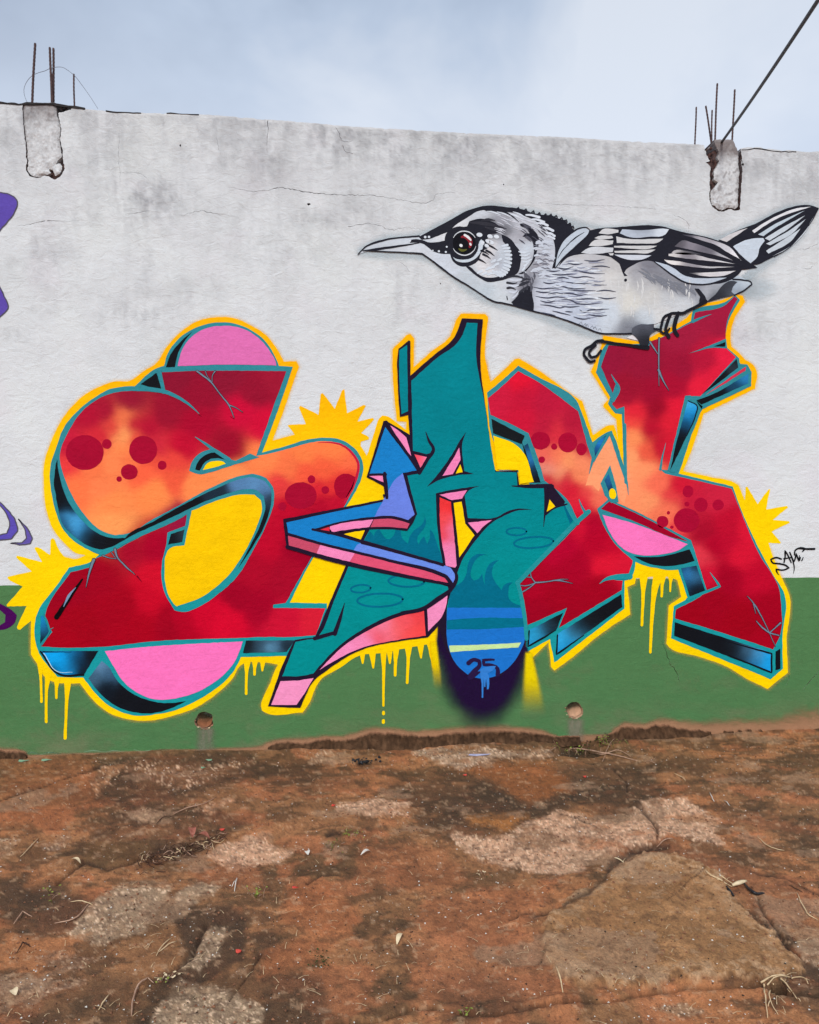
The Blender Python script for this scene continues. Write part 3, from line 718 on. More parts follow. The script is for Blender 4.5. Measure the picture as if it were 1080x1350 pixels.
FS = '213,491 253.3,489.3 377.8,489.3 360,537.8 337.8,601 345,600 377.8,592.2 413.3,583 432,581.8 452.6,586.2 468,600 474.6,612 472,629 455.5,664.4 440,690 412,733 376.7,795 360,797 360,801.4 429,802 416.7,837 389,839.5 355.5,839.5 311,841 200,845.5 137.8,852.2 89,853.8 54.4,852.2 69,833.3 60,810 61,806 93.3,754.4 117.8,748.4 124.4,737.8 137.8,732 200,700 200,685.5 169,703.3 153.3,705.5 133.3,699 111,677.8 95.5,653.3 82.2,620 79,605 81,591 93.3,564.4 106.7,544.4 126.7,527.8 151,517.8 177.8,515.5 200,516.8 217.5,518.5'
CS = [(230,500,(140,16,46)),(300,500,(142,18,48)),(370,500,(160,20,50)),(320,540,(205,8,55)),(350,560,(212,10,55)),(260,560,(172,5,45)),(300,590,(158,8,42)),(220,545,(155,15,45)),(260,520,(150,12,45)),(335,520,(150,14,46)),
 (170,530,(150,18,48)),(140,545,(165,15,48)),(120,550,(180,15,50)),(95,590,(200,25,58)),(130,575,(212,40,55)),(150,560,(220,60,58)),(163,553,(240,120,75)),(163,572,(255,160,95)),(164,590,(255,140,80)),(178,560,(190,18,50)),(178,580,(225,70,60)),
 (195,565,(185,15,50)),(205,590,(205,35,58)),(240,590,(195,8,48)),(90,615,(235,60,62)),(120,612,(250,120,72)),(150,610,(255,135,80)),(170,605,(250,120,72)),(200,603,(235,80,60)),(230,608,(235,70,60)),(100,640,(255,120,70)),(140,640,(255,130,78)),(190,625,(250,100,65)),
 (150,660,(255,142,78)),(200,650,(255,140,75)),(150,695,(255,158,88)),(230,630,(240,90,60)),(260,640,(255,140,78)),(300,625,(255,145,82)),(350,605,(255,132,75)),(400,595,(255,128,70)),(440,593,(255,128,70)),(465,610,(250,110,68)),(380,620,(250,118,70)),(372,640,(228,60,60)),
 (400,625,(245,90,60)),(430,620,(245,95,60)),(460,632,(230,60,52)),(415,645,(215,35,50)),(440,640,(225,50,50)),(380,672,(190,5,42)),(420,668,(180,5,42)),(445,662,(190,10,45)),(395,690,(185,4,42)),
 (350,710,(190,5,42)),(400,720,(158,0,38)),(380,760,(168,5,40)),(330,760,(175,5,40)),(318,785,(160,0,36)),(300,820,(215,5,45)),(345,800,(165,0,38)),(370,820,(205,15,50)),(420,820,(215,28,52)),(270,810,(205,3,42)),(240,820,(180,0,35)),
 (222,825,(160,0,30)),(210,760,(212,12,42)),(208,720,(170,0,40)),(170,720,(168,5,40)),(130,760,(162,0,30)),(90,780,(158,0,30)),(100,820,(162,0,25)),(160,800,(165,0,28)),(80,845,(168,0,25)),(195,790,(200,5,38)),(185,830,(170,0,28)),(240,688,(155,20,60))]
shape('letter_fill', FS, CS, 5, sS, ang=36, grid=4)
strokes('paint_line', [('419,583.8 432,583.2 452.6,587.6 466,599.5 472.6,612 470.4,628 454.5,662', [.5, 2.2, 3, 3.4, 3, 2.4])], (200, 25, 62), 6, sS)
DS = [ell(112, 596.7, 25, 23), ell(141, 585.5, 6.3), ell(189, 593.3, 18.5, 18.6), ell(214, 613.3, 5.9), ell(170.7, 622.2, 11.2, 10.3), ell(157.3, 631.5, 3.6), ell(396.7, 653.3, 21, 17.6), ell(410.7, 631.8, 5.2), ell(429, 646, 5.1), ell(372.2, 667.8, 5.6)]
for d in DS: shape('painted_dot', d, lambda x, y: np.tile(lin((176, 8, 50)), (len(x), 1)) * (1 - .2 * fbm(x * .1, y * .1, 3))[:, None], 6, sS, grid=9)
shape('painted_dot', '440.5,641 443,631 450,625.5 460,624.6 468.5,629 466,640 457,656.5 450,657.5 443,652', (168, 6, 45), 6, sS)
# shadow band, inner hole and the small eye
shape('letter_edge', '131,731 120,726 135,712 153.3,705.5 169,703.3 200,685.5 235.5,666.7 280,642.2 315.5,627.8 335.5,625 351,630 360,642.2 361.8,657.8 353.3,686.7 333.3,726.7 311,762.2 289,782.2 266.7,797.8 240,806.7 230,804.4 216.7,780 213,753.3 215,735 219,720 221,702.2 244.4,693.3 246.7,678.2 240,682.2 177.8,711 137.8,732', tealc, 7, sS, ang=33, grid=16)
BB = [(74,620,BLK),(78,660,BLK),(88,690,(35,90,130)),(97,690,(80,180,240)),(101,697,(55,140,195)),(112,705,(20,45,60)),(125,712,BLK),(150,715,BLK),(200,691,BLK),(250,670,BLK),(290,650,(28,45,60)),(318,638,(85,130,175)),(335,637,(90,140,185)),(350,645,(85,130,175)),(355,660,(38,55,72)),(350,680,BLK),(330,725,BLK),(95,665,(15,25,30)),(86,700,BLK)]
shape('letter_shadow', '75.7,606 74,613 72.5,625 71.5,640 73.3,649 76.7,669 84.4,693.3 97.8,706.7 117.8,720 135.5,724.2 146.7,721 165,711.5 166,709 153.3,709.5 142.2,708.2 124.4,700 106.7,684.4 91,662.2 80,633.3 76.6,618', BB, 8, sS, ang=36, grid=4)
shape('letter_shadow', '164,711.8 177.8,704.3 200,694.2 240,675.5 275.5,659 306.7,648.6 324.4,644.8 337.8,646 347.8,654.4 350,666.7 344.4,689 333.3,713.3 313.8,749.5 333.3,721 351.4,686.7 357.8,660 356.7,644.4 349,633.8 333.3,629.2 311,633.3 284.4,644.4 244.4,664 200,688.6 166,708.4', BB, 8.1, sS, ang=36, grid=4)
shape('yellow_hole', '253,673.3 289,659 315.5,652.2 335.5,652.2 344.4,660 345.5,671 339,693.3 324.4,724.4 297.8,762.2 266.7,786.7 233.3,799.3 229,795.5 219,773.3 217.3,749 221,726.7 224.4,722.7 243.3,719', lambda x, y: np.tile(lin((255, 206, 0)), (len(x), 1)) * (1 - .10 * fbm(x * .04, y * .3, 3))[:, None], 8, sS, ang=40, grid=8)
shape('letter_shadow', '225.5,704 243.3,698.2 240.4,714.4 221.8,717.8', [(226,708,BLK),(240,706,(45,60,70)),(232,712,BLK)], 8, sS, ang=10, grid=4)
shape('letter_edge', '277.8,592 262,598.5 253,609 249.3,621 262,625.2 280,622 300,615.5 342,603 330,598 311,607.5 296,603', tealc, 7, sS, ang=40)
shape('letter_shadow', '257.8,619 261,609 271,600 286.7,597 297.8,606 283.3,604 271,609 263.3,620.5', BLK, 8, sS, ang=50)
shape('yellow_hole', '267.3,619.8 273.3,611 284.4,607.6 295,609 297.8,611.6 284,616', YEL_B, 8, sS, ang=50)
strokes('painted_line', [('257.4,576 268,583 280,591.5 302,606', [.8, 3.5, 5, 5.5]), ('176,512.6 200,513.6 222,518 241,527.5 254,537 263,546', [6, 6, 5.5, 4.5, 3, .6]), ('210.4,489 216,517', [5, 5])], tealc, 8.2, sS)
shape('letter_shadow', '185.5,506.7 206.5,491.7 213.3,513.4 200,510.8', BLK, 8, sS, ang=20)
shape('letter_shadow', '219,484 224.4,469 236,453 253.5,437 242.2,452 235.5,464.4 230.7,484', BLK, 6, sS, ang=40)
shape('half_disc', '234.4,482.7 240,462.2 253.3,443.8 273.3,432.6 295.5,429.8 317.8,432.6 337.8,443.3 353.3,459.5 363.3,476.2 364.6,482 311,480.6', (222, 112, 178), 6, sS, ang=40, label='pink half disc on top of the letter S')
CK = (112, 134, 152)
def crackset(lst, col, L, parent):
    strokes('crack_rim', [(a, [max(.4, q * .85 + 1.0) for q in w]) for a, w in lst], (70, 2, 22), L - 1.2, parent)
    return strokes('crack_line', [(a, [q * .72 for q in w]) for a, w in lst], col, L, parent)
crackset([('260,489.5 279,504.4 289,517.8 302,534.4 309,551', [3, 2.6, 1.6, 2.4, .5]), ('302,534 312,538 320,543.5', [2, 1, .4]), ('271,489.5 273,495 279,503', [1.2, .8, .6]), ('284,489.5 280.5,494.4 280,504', [2, 1, 1]),
   ('152,724 154,732 164.5,745 178.5,757.5', [4, 2.2, 2.6, .4]), ('136,732.5 144,735.5 154,736.6', [2.5, 1.2, .8]), ('147,728 153,736', [1.2, .8]), ('124,738 119,752 114,774', [5, 3, .4])], CK, 9, sS)
strokes('crack_line', [('181,759.5 187,766.5', [2, .5]), ('303.5,549 309.5,553', [.8, .3]), ('262,546 266,549', [1, .4])], (110, 0, 30), 8.6, sS)
strokes('painted_slash', [('109,763.5 98,779 75,813.5', [2, 5.5, 6.5])], (12, 8, 12), 9, sS)
strokes('painted_slash', [('100.5,774 91,786 84,800', [.6, 3.6, .8])], (120, 150, 178), 9.4, sS)
shape('letter_shadow', '54.2,811.5 57.5,812.5 65,832.4 53.3,848.5', [(55,818,(20,140,200)),(57,830,(30,120,170)),(62,833,BLK),(56,842,BLK)], 6, sS, ang=10, grid=3)
strokes('crack_line', [('58,809 62,818 66,830 71,827', [1.2, 2, 2.5, .4]), ('66.5,831 61,842 55,850', [2, 1.5, 2.5])], TEAL, 8.8, sS)
shape('letter_shadow', '53.3,858.2 130,858 110,890.7 77.8,889.5', [(62,864,(15,165,240)),(75,866,(10,170,245)),(84,872,(10,165,240)),(84,884,(12,150,220)),(93,880,(25,110,160)),(96,868,(18,80,120)),(102,874,BLK),(120,865,BLK),(110,885,BLK),(72,883,(10,80,120))], 6, sS, ang=10, grid=4)
strokes('painted_line', [('54,859 78,888.6 110,889.6', [2.6, 2.6, 3.2]), ('57,859.2 95,859.4', [2, .6])], BLK, 6.6, sS)
strokes('painted_line', [('58,861 77,885.6 96,886', [.8, 1, .4])], (190, 225, 240), 7, sS)
shape('letter_shadow', '116.7,894.4 134.4,871.5 142,877.5 155.5,897.8 173.3,913.3 195.5,923 222,926.8 245.5,924 226.7,933.3 200,940.2 177.8,938.8 155.5,932 133.3,915', [(122,890,(60,95,120)),(134,880,(95,140,175)),(142,888,(55,90,120)),(140,905,(14,20,28)),(160,915,BLK),(200,932,BLK),(235,929,BLK)], 6, sS, ang=40, grid=4)
shape('half_disc', '138.5,858.4 186.7,853.3 240,849.6 320,845.4 316,858 309,873 293.3,891 271,906.7 244.4,917.8 217.8,922.2 200,921 184.4,914.6 164.4,900 151,880', (252, 118, 190), 6, sS, ang=40, label='pink half disc under the letter S')
shape('letter_shadow', '324.4,844.4 389,844 378,859.5 320.6,861', [(330,850,(22,26,30)),(345,850,(40,60,75)),(355,853,(120,190,230)),(362,852,(70,110,140)),(372,853,(14,14,18)),(355,846,(18,20,24)),(352,860,(16,18,22))], 6, sS, ang=10, grid=3)

# ---------------------------------------------------------------- letter W
TW = '642.2,517.8 660,503 683.3,482.2 709,496.7 762.2,532.2 765.5,540 781,583 800,570 806.7,567.6 815.5,591 822.5,622.2 820,546 811,545 801.5,532.8 804.5,523.5 785.5,491 797.8,455.5 800,453.3 855.5,451 893.3,433.3 911,423.3 913.3,409 929,404 955.5,398.5 969,389 975.5,395.5 961,422.2 956.7,449 959,459 974.4,472.2 975.5,484 983.3,481.4 991,491 990,509 926.7,539 922.5,545.5 908,585 895,624.6 966,641.2 973.3,662.2 1017.8,755.5 1034.4,784 1031.5,839.6 1032.2,881.3 1016,895.5 884.6,841.5 888.3,799 906.5,789 894.4,751 880,751.5 866.7,749 850,745.5 837.8,740.5 834.4,757.8 831,763.3 823.3,765.5 823.3,802.2 731,873.3 725,842.2 693.3,860.4 692.2,829 680,770 745,690 700,640 650,580'
sW = shape('painted_letter', TW, tealc, 4, wall, ang=36, grid=18, label='red letter W with pale orange glow, outlined in teal')
FW = '643.3,525.5 660,511 683.3,489.3 705,501 762.2,542.2 781,605.5 783,610 789,601 803.5,574.8 806,580 820,628 823.8,631 823.6,580 823.3,535.5 813.3,539.5 806.7,533.3 815.3,512 811.5,506 807.6,518 792.2,483.3 802.2,455.4 855.5,457.5 857.8,450 871,445.5 913.3,424.4 916.7,412.2 957.8,401 967.8,391 972.2,394.4 961,415.5 956.7,446.7 959,461 970,471 923.3,522.2 906.7,522.2 903,535 880,620 871,619 877,624.6 920,634 964.4,644.4 1000,729 1027.8,780 1029.4,793.3 1028,837.8 1019,856 950,833.5 890,815.2 891,803.5 926.3,784 932.2,779 913.3,719 911,712.2 820,665.5 802.2,657.8 787,671 795,691 810,716 834.4,739 829,756 804.4,758.5 805,764 821,765.5 819.5,778 736.7,827.8 747.8,801 694.4,824.4 686.7,782.2 682.5,769 753.3,701 773.3,679 761,684 749,660 729,641.5 717.8,633.3 707.8,600 696.7,571 680,562 646.7,546.7'
CW = [(660,525,(205,25,60)),(685,505,(225,18,50)),(690,520,(195,20,55)),(720,530,(190,22,58)),(755,560,(180,22,55)),(690,555,(205,20,55)),(720,565,(190,24,58)),(733,572,(215,45,62)),(756,575,(195,30,60)),(775,592,(185,30,60)),(718,602,(235,100,85)),(732,603,(245,120,85)),(748,608,(250,150,98)),(770,610,(248,140,98)),
 (722,617,(225,140,120)),(735,622,(245,150,110)),(724,632,(200,20,50)),(745,634,(205,25,55)),(765,628,(245,135,92)),(755,645,(210,20,50)),(775,650,(225,60,65)),(785,637,(255,158,110)),(803,590,(255,160,116)),(815,630,(255,158,112)),(790,655,(240,110,85)),(768,668,(220,25,55)),(782,690,(178,0,42)),(740,720,(182,0,45)),(760,690,(205,12,48)),
 (800,740,(222,20,50)),(825,742,(215,20,50)),(800,722,(190,4,42)),(790,715,(180,0,40)),(700,770,(170,0,35)),(740,790,(160,0,30)),(700,810,(158,0,32)),(790,780,(160,0,30)),(760,745,(170,0,38)),
 (800,470,(150,20,55)),(850,480,(150,20,52)),(900,440,(162,26,60)),(950,420,(162,25,60)),(900,485,(155,18,52)),(930,478,(180,20,55)),(955,475,(230,30,65)),(940,490,(225,28,60)),(925,512,(232,30,60)),(890,510,(170,12,48)),(860,520,(158,12,46)),(830,520,(155,16,46)),(838,543,(225,35,55)),(832,558,(238,70,62)),
 (835,578,(252,145,90)),(832,605,(255,160,105)),(857,565,(185,12,45)),(868,540,(150,8,38)),(882,555,(222,30,52)),(868,588,(190,15,45)),(884,590,(215,25,50)),(893,540,(228,26,55)),(852,595,(235,90,65)),(848,620,(252,150,100)),(868,638,(245,110,82)),(855,662,(252,150,100)),(880,668,(245,115,85)),(868,680,(245,120,85)),(833,655,(255,148,100)),
 (895,640,(208,20,50)),(885,655,(225,60,65)),(910,660,(200,25,58)),(950,655,(205,32,62)),(895,695,(235,70,72)),(912,690,(185,18,50)),(925,700,(170,8,42)),(960,690,(190,10,45)),(940,720,(178,0,40)),(922,732,(225,55,72)),(928,760,(205,15,50)),(975,730,(215,18,50)),(960,715,(190,8,45)),(1000,765,(190,5,42)),(960,760,(165,0,35)),(1015,800,(162,0,30)),(940,790,(158,0,28)),(910,805,(160,0,25)),(980,820,(160,0,25)),(1010,845,(165,0,28)),(985,700,(220,20,52))]
shape('letter_fill', FW, CW, 5, sW, ang=30, grid=4)
DW = [ell(712.2, 581, 13, 11.8), ell(730.4, 589, 4), ell(748.4, 583.3, 12.6, 13.2), ell(766.5, 592.4, 7, 8), ell(714, 606, 4.4), ell(907, 647.8, 7.2, 7.8), ell(905.5, 664.4, 3.1), ell(924, 665.5, 9, 9.4), ell(946.7, 665.5, 7.5, 7.2), ell(905, 686, 17, 16), ell(873.3, 687.8, 7.8, 7.8), ell(881, 676, 2.2), ell(885.5, 695, 2.2)]
for d in DW: shape('painted_dot', d, (172, 8, 50), 6, sW)
shape('letter_fill', '778,622 803.5,575 818,612 827,650 823,664 813,655 804,617 795,633 789,648 782,640 772,640', (252, 160, 112), 5.5, sW, ang=20)
strokes('painted_line', [('806,575 815,600 822,622 826.7,638 828.6,653', [4, 5, 5, 3, .4]), ('823.6,560 824,600 825,636', [4, 4.4, 4]), ('763,657.8 767,668 772.5,677.5 757,691', [.8, 3, 6, 6]), ('790,769.5 800,763 812,760.5 830,760', [.5, 5, 7, 8]), ('935.5,754.4 942,763 949,773 927,781.5 906,790', [.6, 3, 3.4, 4, 4]),
   ('913,424 925,419 937.8,414.4', [4, 2.4, .5]), ('805.5,493.3 811,503 815.6,511 808,528', [.5, 3, 4, 5]), ('870.5,619 873,603 877.8,584', [3.4, 2, .4]), ('783,598 780,612 776.5,625', [4, 3, .5])], tealc, 7, sW)
shape('letter_edge', '907.8,466.4 930,457.5 957,446.5 958.5,459.5 938,458.8', tealc, 7, sW, ang=20)
shape('letter_shadow', '941,456.9 956,450.7 955.6,456.9', BLK, 8, sW, ang=10)
crackset([('868.7,446 868.2,480 868.5,509', [2.6, 2.2, .5]), ('856.7,451 862,459 867,467', [3, 2.4, 1]), ('868,488 873,500 881.5,515', [4, 2.4, .4]), ('699,752 700.5,761 705.5,768', [1.4, 1.4, 2]), ('691,760.5 700.5,761', [1.4, 1.2]), ('682,771.5 694,772 705,768.6', [1.4, 1.6, 1.4]), ('705.5,768 720,767 733,765 754.8,769', [2.6, 1.6, 2.2, .4]), ('731,765 740,763.6 749,763.5', [1.6, 1.2, .3]), ('705.5,768.5 696,776 684.5,782.5', [1.8, 1.8, 2.6]),
   ('984.6,785.6 993,795 1002,810 1014,834 1021.7,852', [.5, 2.4, 1.4, 1.2, .6]), ('993,796 994.6,803 996,809', [2, 1.2, .4]), ('996.6,818.5 1004,826.5 1014.3,834 1027,837.6', [1, 2.6, 2.4, 1.6]), ('1014.3,834 1021,828 1028.6,821', [2, 1.8, 3])], CK, 9, sW)
shape('letter_shadow', '783.3,591 789,581 799.5,573.3 784.4,601.5', [(786,594,BLK),(789,589,(40,140,230)),(792,583,(35,140,220)),(797,575,BLK),(785,600,BLK)], 8, sW, ang=10, grid=2.5)
shape('letter_edge', '804,613 812.2,642 815.5,662 806,663 797,653 791.5,637 797,627', tealc, 7, sW, ang=20)
shape('letter_shadow', '796.7,633.3 802.2,624.4 807.8,643.3 803.3,650.5', [(800,630,(30,120,190)),(802,637,(40,110,170)),(804,646,BLK),(798,635,BLK)], 8, sW, ang=10, grid=2.5)
shape('painted_dot', ell(807.4, 651, 4.6, 7.2, -8), YEL_B, 9, sW)
shape('lens_shape', '792.2,671 803.3,661 837.8,676.5 906.7,713.6 884.4,707.8 837.8,687.8', (160, 0, 38), 6, sW, ang=25)
shape('half_disc', '794.4,678.6 837.8,691 906.7,717.6 893.3,725.8 871,731 844.4,731.6 824.4,725.5 806.7,706.7', (250, 120, 190), 6, sW, ang=40, label='pink lens inside the letter W')
shape('letter_shadow', '835.5,733.6 871,733.8 909,724 915.5,739.4 893.3,745 866.7,745.6 849,740.5', (20, 22, 28), 6, sW, ang=30)
shape('letter_shadow', '897.8,749 917.8,745.5 930,779 909,786.4', [(902,752,BLK),(907,757,(50,150,225)),(914,758,(60,120,160)),(910,765,(25,55,75)),(915,772,(16,20,26)),(920,778,BLK),(916,748,BLK)], 6, sW, ang=10, grid=3)
shape('letter_shadow', '696.7,831 742.2,807.8 733.3,831 695.5,853.3', [(700,836,(40,160,210)),(700,846,(35,150,205)),(708,838,(40,150,195)),(716,832,(45,110,140)),(722,826,(30,36,42)),(735,815,BLK),(725,835,BLK)], 6, sW, ang=10, grid=3)
strokes('painted_line', [('697.6,831.6 696.2,852 716,840.8 733,830.6', [2, 2.2, 2.6, 1])], BLK, 7, sW)
shape('letter_shadow', '734.4,836 819,783.3 820.4,800 732.8,863.8', [(740,842,(50,170,225)),(740,854,(30,160,220)),(750,846,(35,150,205)),(758,836,(55,120,150)),(764,830,(25,45,58)),(752,856,(20,110,150)),(775,820,(20,22,26)),(800,805,BLK)], 6, sW, ang=10, grid=4)
strokes('painted_line', [('735,837 733.6,862.6 770,837', [1.8, 2.6, 1])], BLK, 7, sW)
shape('letter_shadow', '889.6,820.2 1018,860.6 1018,887.6 888.3,837.8', [(900,832,BLK),(950,850,BLK),(965,857,(20,24,30)),(985,862,(60,95,120)),(998,864,(70,150,200)),(1010,868,(20,165,235)),(1010,880,(20,160,230)),(995,872,(25,110,160)),(980,868,(15,30,42)),(975,878,BLK)], 6, sW, ang=10, grid=4)
strokes('painted_line', [('960,846 1017,861.5 1017,886.6 960,863.6', [1, 2.4, 2.4, 1.6])], BLK, 7, sW)
shape('letter_shadow', '1022.2,859 1028.7,854.8 1028.7,881.3 1022.2,883.7', BLK, 6, sW, ang=10)
shape('letter_edge', '918,529 970,471 976,480 985,480.5 991,491 990,509 925,540', tealc, 6.4, sW, ang=20)
shape('letter_shadow', '925.5,519.6 971,473.3 973.3,484.4 944.4,506.7', [(935,512,BLK),(955,495,BLK),(967,484,(45,60,72)),(970,478,BLK)], 7.4, sW, ang=12, grid=3)
shape('letter_fill', '929,521 983.3,483.3 982.2,489 950,509', (215, 50, 78), 7.4, sW, ang=12)
shape('letter_shadow', '917.8,527.8 937.8,520.5 986.7,492.4 986.4,505.4 924.4,533.5', [(925,530,BLK),(950,516,BLK),(970,506,(25,70,100)),(980,499,(45,150,215)),(984,504,(40,110,160)),(975,508,BLK)], 7.4, sW, ang=12, grid=3)
shape('letter_edge', '903,522 910,521 926,536 922.5,546 888,624 880,620', tealc, 6.4, sW, ang=20)
shape('letter_shadow', '906.7,527.8 919.6,535.5 917.8,546.7 905,575 883.3,620.4 890,590 901,549', [(908,533,(70,180,225)),(913,540,(20,160,240)),(907,548,(30,150,220)),(904,556,(20,50,75)),(900,575,BLK),(890,605,BLK),(915,548,(10,60,90))], 7.4, sW, ang=14, grid=3)
strokes('painted_line', [('907,528.4 919,536 917,547 905,575', [1.4, 1.6, 1.6, 1])], BLK, 8, sW)
shape('letter_shadow', '647.8,552.2 691.5,574.4 687.8,585.5 650,571', (22, 26, 30), 8, sW, ang=10)
shape('letter_edge', '684,590 694,572 698,574 718,634 702,640', tealc, 7.6, sW, ang=20)
shape('letter_shadow', '691,588 695.5,584.4 712.8,636 704.4,636.7', [(694,590,BLK),(697,596,(45,130,195)),(700,605,(40,120,180)),(704,615,(14,26,36)),(709,632,BLK)], 8.2, sW, ang=10, grid=2.5)
shape('letter_shadow', '688,582.5 689.5,586 701,618 704,637 699,636', (20, 30, 34), 7.8, sW, ang=10)

# ---------------------------------------------------------------- letter A
INK = (34, 22, 44); TA = (0, 137, 146)
def ta(x, y):
    t = sstep(560, 800, y)[:, None]; n = (1 - .12 * fbm(x * .03, y * .03, 3))[:, None]
    return (lin((0, 134, 146)) * (1 - t) + lin((0, 146, 148)) * t) * n
BA = '636.7,421 609,420 599,444.4 570,470 541,495.5 541,450 539,449 525.5,460 523.6,480 524,495.5 525,520 527,550 537.8,546.7 540,573 508.5,554.4 505.5,555.5 483.3,629 505.5,641 507.8,657.8 373.3,684.4 377.8,722.2 456.7,743.3 415.5,840 389,843.3 378,864.4 353.3,931 395.5,933.3 417.8,893.3 425,888 442.2,875.5 473.3,857.8 500,849.5 524.4,845.5 564.4,840 577.8,825 590,860 620,892 660,892 691,850 693,835 681,767 757.8,686.7 746.7,664.4 729,640 727.8,637.8 704,638.5 684.4,639 682.2,621 654.4,621 651,617.8 642.2,551 633.3,473'
sA = shape('painted_letter', BA, lambda x, y: np.tile(lin(INK), (len(x), 1)), 10, wall, ang=28, grid=25, label='green letter A outlined in black, with blue arrow')
shape('letter_fill', '526.7,462.2 536.7,455 537.8,542.2 529.3,546.2 526.2,495.5', ta, 11, sA, ang=20, grid=12)
shape('letter_fill', '615.5,425.5 629.5,426.2 627.8,469 639,533.3 649,600 653,622 681,623 682,641 721,643.3 717.8,677.8 722,674 735.5,667.8 746.7,666 757.8,686.7 720,727 681,766 690,815 691.5,833 691,846.7 680,869 657.8,889 637.8,895.5 620,890.7 600,873.3 591,853.3 589,815.5 590,795.5 600,771 603.3,757 585,746 584.4,743.3 520,726 477.8,715.5 487.8,697.8 515,698 536.7,698 550,677.8 536.7,626.7 553.3,624.4 570,597 562.2,599 544.4,594.4 542.2,502.2 575,473 605,449.5 610,441', ta, 11, sA, ang=24, grid=8)
shape('letter_fill', '460,745.5 515.5,756.7 570,768 590,773 591.5,778 588,783 557.8,801 533.3,805.5 500,817.8 462.2,840 440,857.8 424,875 413.3,887.5 400,890.6 372.2,891.5 390,846 418,841 424.4,832.2 440,793', ta, 11, sA, ang=24, grid=10)
strokes('ink_line', [('415,841.5 425,838.6 442.8,833.6', [5, 5, 4.5]), ('441.5,835 447.5,818 454.6,794.5', [6, 4.5, .6]), ('561,569.5 566,582 571.4,592.5 563,606 553,623.5', [.8, 3.6, 4.6, 5, 5]), ('551,622 536,625', [4.5, 4.5]),
   ('674.5,640.6 690,641.6 728,641', [1.2, 4, 4.6]), ('718.8,640 719,665 716.3,694.5', [4, 3.4, .5]), ('719,678 728,670.5 747,664.6', [3, 3, 2]), ('506,653 509.5,659 518.6,666.5', [3, 4, .5])], INK, 13, sA)
shape('counter_shape', '574.5,650.4 600,645 632,640.6 618,646.5 612.5,653 616.5,683 655.5,681.5 668,674.5 684,670.5 702,672 684,672.8 665,679.5 650,688 628,711 606.7,744 602,758 585,750 577,700', INK, 12, sA, ang=30)
shape('counter_shape', '614.6,569.5 609,585 609.5,600 612,621 624.5,624.6 600,627 580,632.5 563,641.5 574,629 590,608 600,592 605,583', INK, 12, sA, ang=30)
shape('counter_face', '605.5,590 607,606.7 596.7,625 583.3,627.4 597,605', (242, 132, 185), 14, sA, ang=20)
shape('counter_face', '606.7,612.2 610,622.6 600.4,624.4', YEL_B, 14, sA, ang=20)
shape('counter_face', '579,652.2 615.5,646.2 609,657.3 595.5,659.5', (245, 135, 188), 14, sA, ang=20)
RP = [(582,660,(238,55,58)),(592,665,(238,52,55)),(586,690,(240,70,72)),(584,705,(232,62,74)),(594,700,(240,120,160)),(590,720,(240,130,180)),(597,740,(242,136,186))]
shape('counter_face', '579.5,656 594.4,661.8 598,700 601.8,745.5 599.6,748.5 587.8,745.5 580,693.3', RP, 14, sA, ang=20, grid=4)
shape('counter_face', '598,663.3 608.4,661 613,690 625.5,705.5 605.5,735 602,700', YEL_B, 14, sA, ang=20)
shape('counter_face', '616.7,689.3 648.4,685.5 638,693 629,702.7', (246, 138, 190), 14, sA, ang=20)
shape('counter_face', '650,574.4 680,586.7 689,595.5 703.3,635.5 685.5,637.8 683.3,620 655.5,619', YEL_B, 14, sA, ang=30)
shape('counter_shape', '723.3,643.6 729,641 746.7,664.2 735,666.6 720,676.5', INK, 12.4, sA, ang=20)
shape('counter_face', '724.4,658.5 731.5,667.6 720.4,674.6', YEL_B, 14, sA, ang=20)
shape('counter_face', '743,667 749,665.5 757,684 751,690.5', (0, 104, 134), 12, sA, ang=20)
strokes('painted_line', [('775.8,674.5 757,691 720,729.5 682,768.4', [6, 6, 6, 6]), ('682,767 687,787 691.5,815 694,842', [5, 5.5, 5.5, 5]), ('746,664 752,676 761,690', [4.5, 4.5, 5])], (34, 148, 154), 12.6, sA)
# arrow
shape('blue_arrow', '507.8,563.3 551,620 531,623.6 538,650 546.4,677.8 542.2,686.8 536,685 515.5,681.4 489,683 453.3,688.6 414.4,697.8 449,706 477.8,714.5 515.5,725 584.4,744.5 594,748.5 599.5,756 599.6,763 596.5,769 591,760.5 577.8,754.4 515.5,737.8 431,717.8 380,702.2 377.8,689 440,675 506.7,661 510.5,656 509,644 507,625.2 486.7,625', (24, 128, 200), 14, sA, ang=24, grid=30, label='blue arrow bent around the letter A')
shape('arrow_shade', '513.3,644.4 520,633 531,623.8 538,650 546.4,677.8 542.2,686.8 536,685 515.5,681.4 493.5,681.5', (106, 132, 226), 15, sA, ang=30)
shape('arrow_shade', '471,718 477.8,714.5 515.5,725 584.4,744.5 594,748.5 599.5,756 599.6,763 596.5,769 591,760.5 577.8,754.4 515.5,737.8 466,726', (106, 142, 232), 15, sA, ang=24)
shape('arrow_edge', '412,697.8 449,687.6 489,681.6 515.5,680 538,685.5 549,676 547,684 536.7,700 515.5,697.2 484.4,698 433.3,704.6', INK, 15.4, sA, ang=24)
for s, c in (('422.2,698 433.5,694.5 437.5,700.8 432,702.2', (226, 48, 66)), ('435,694 449,690.2 492,684.8 487,694.8 460,698 434,702', (246, 138, 190)), ('493,684.6 515.5,684 530,687 540,690.2 536.7,696.8 515.5,694.6 488.6,694.8', (204, 78, 108))):
    shape('arrow_face', s, c, 16, sA, ang=30)
shape('arrow_face', '449,705.6 465,701.5 481,699 474.6,713.2', YEL_B, 16, sA, ang=20)
strokes('ink_line', [('412,697.8 449,705.4 478,714 515.5,724.5 584,744.5', [3, 4.6, 4, 4, 4])], INK, 16.6, sA)
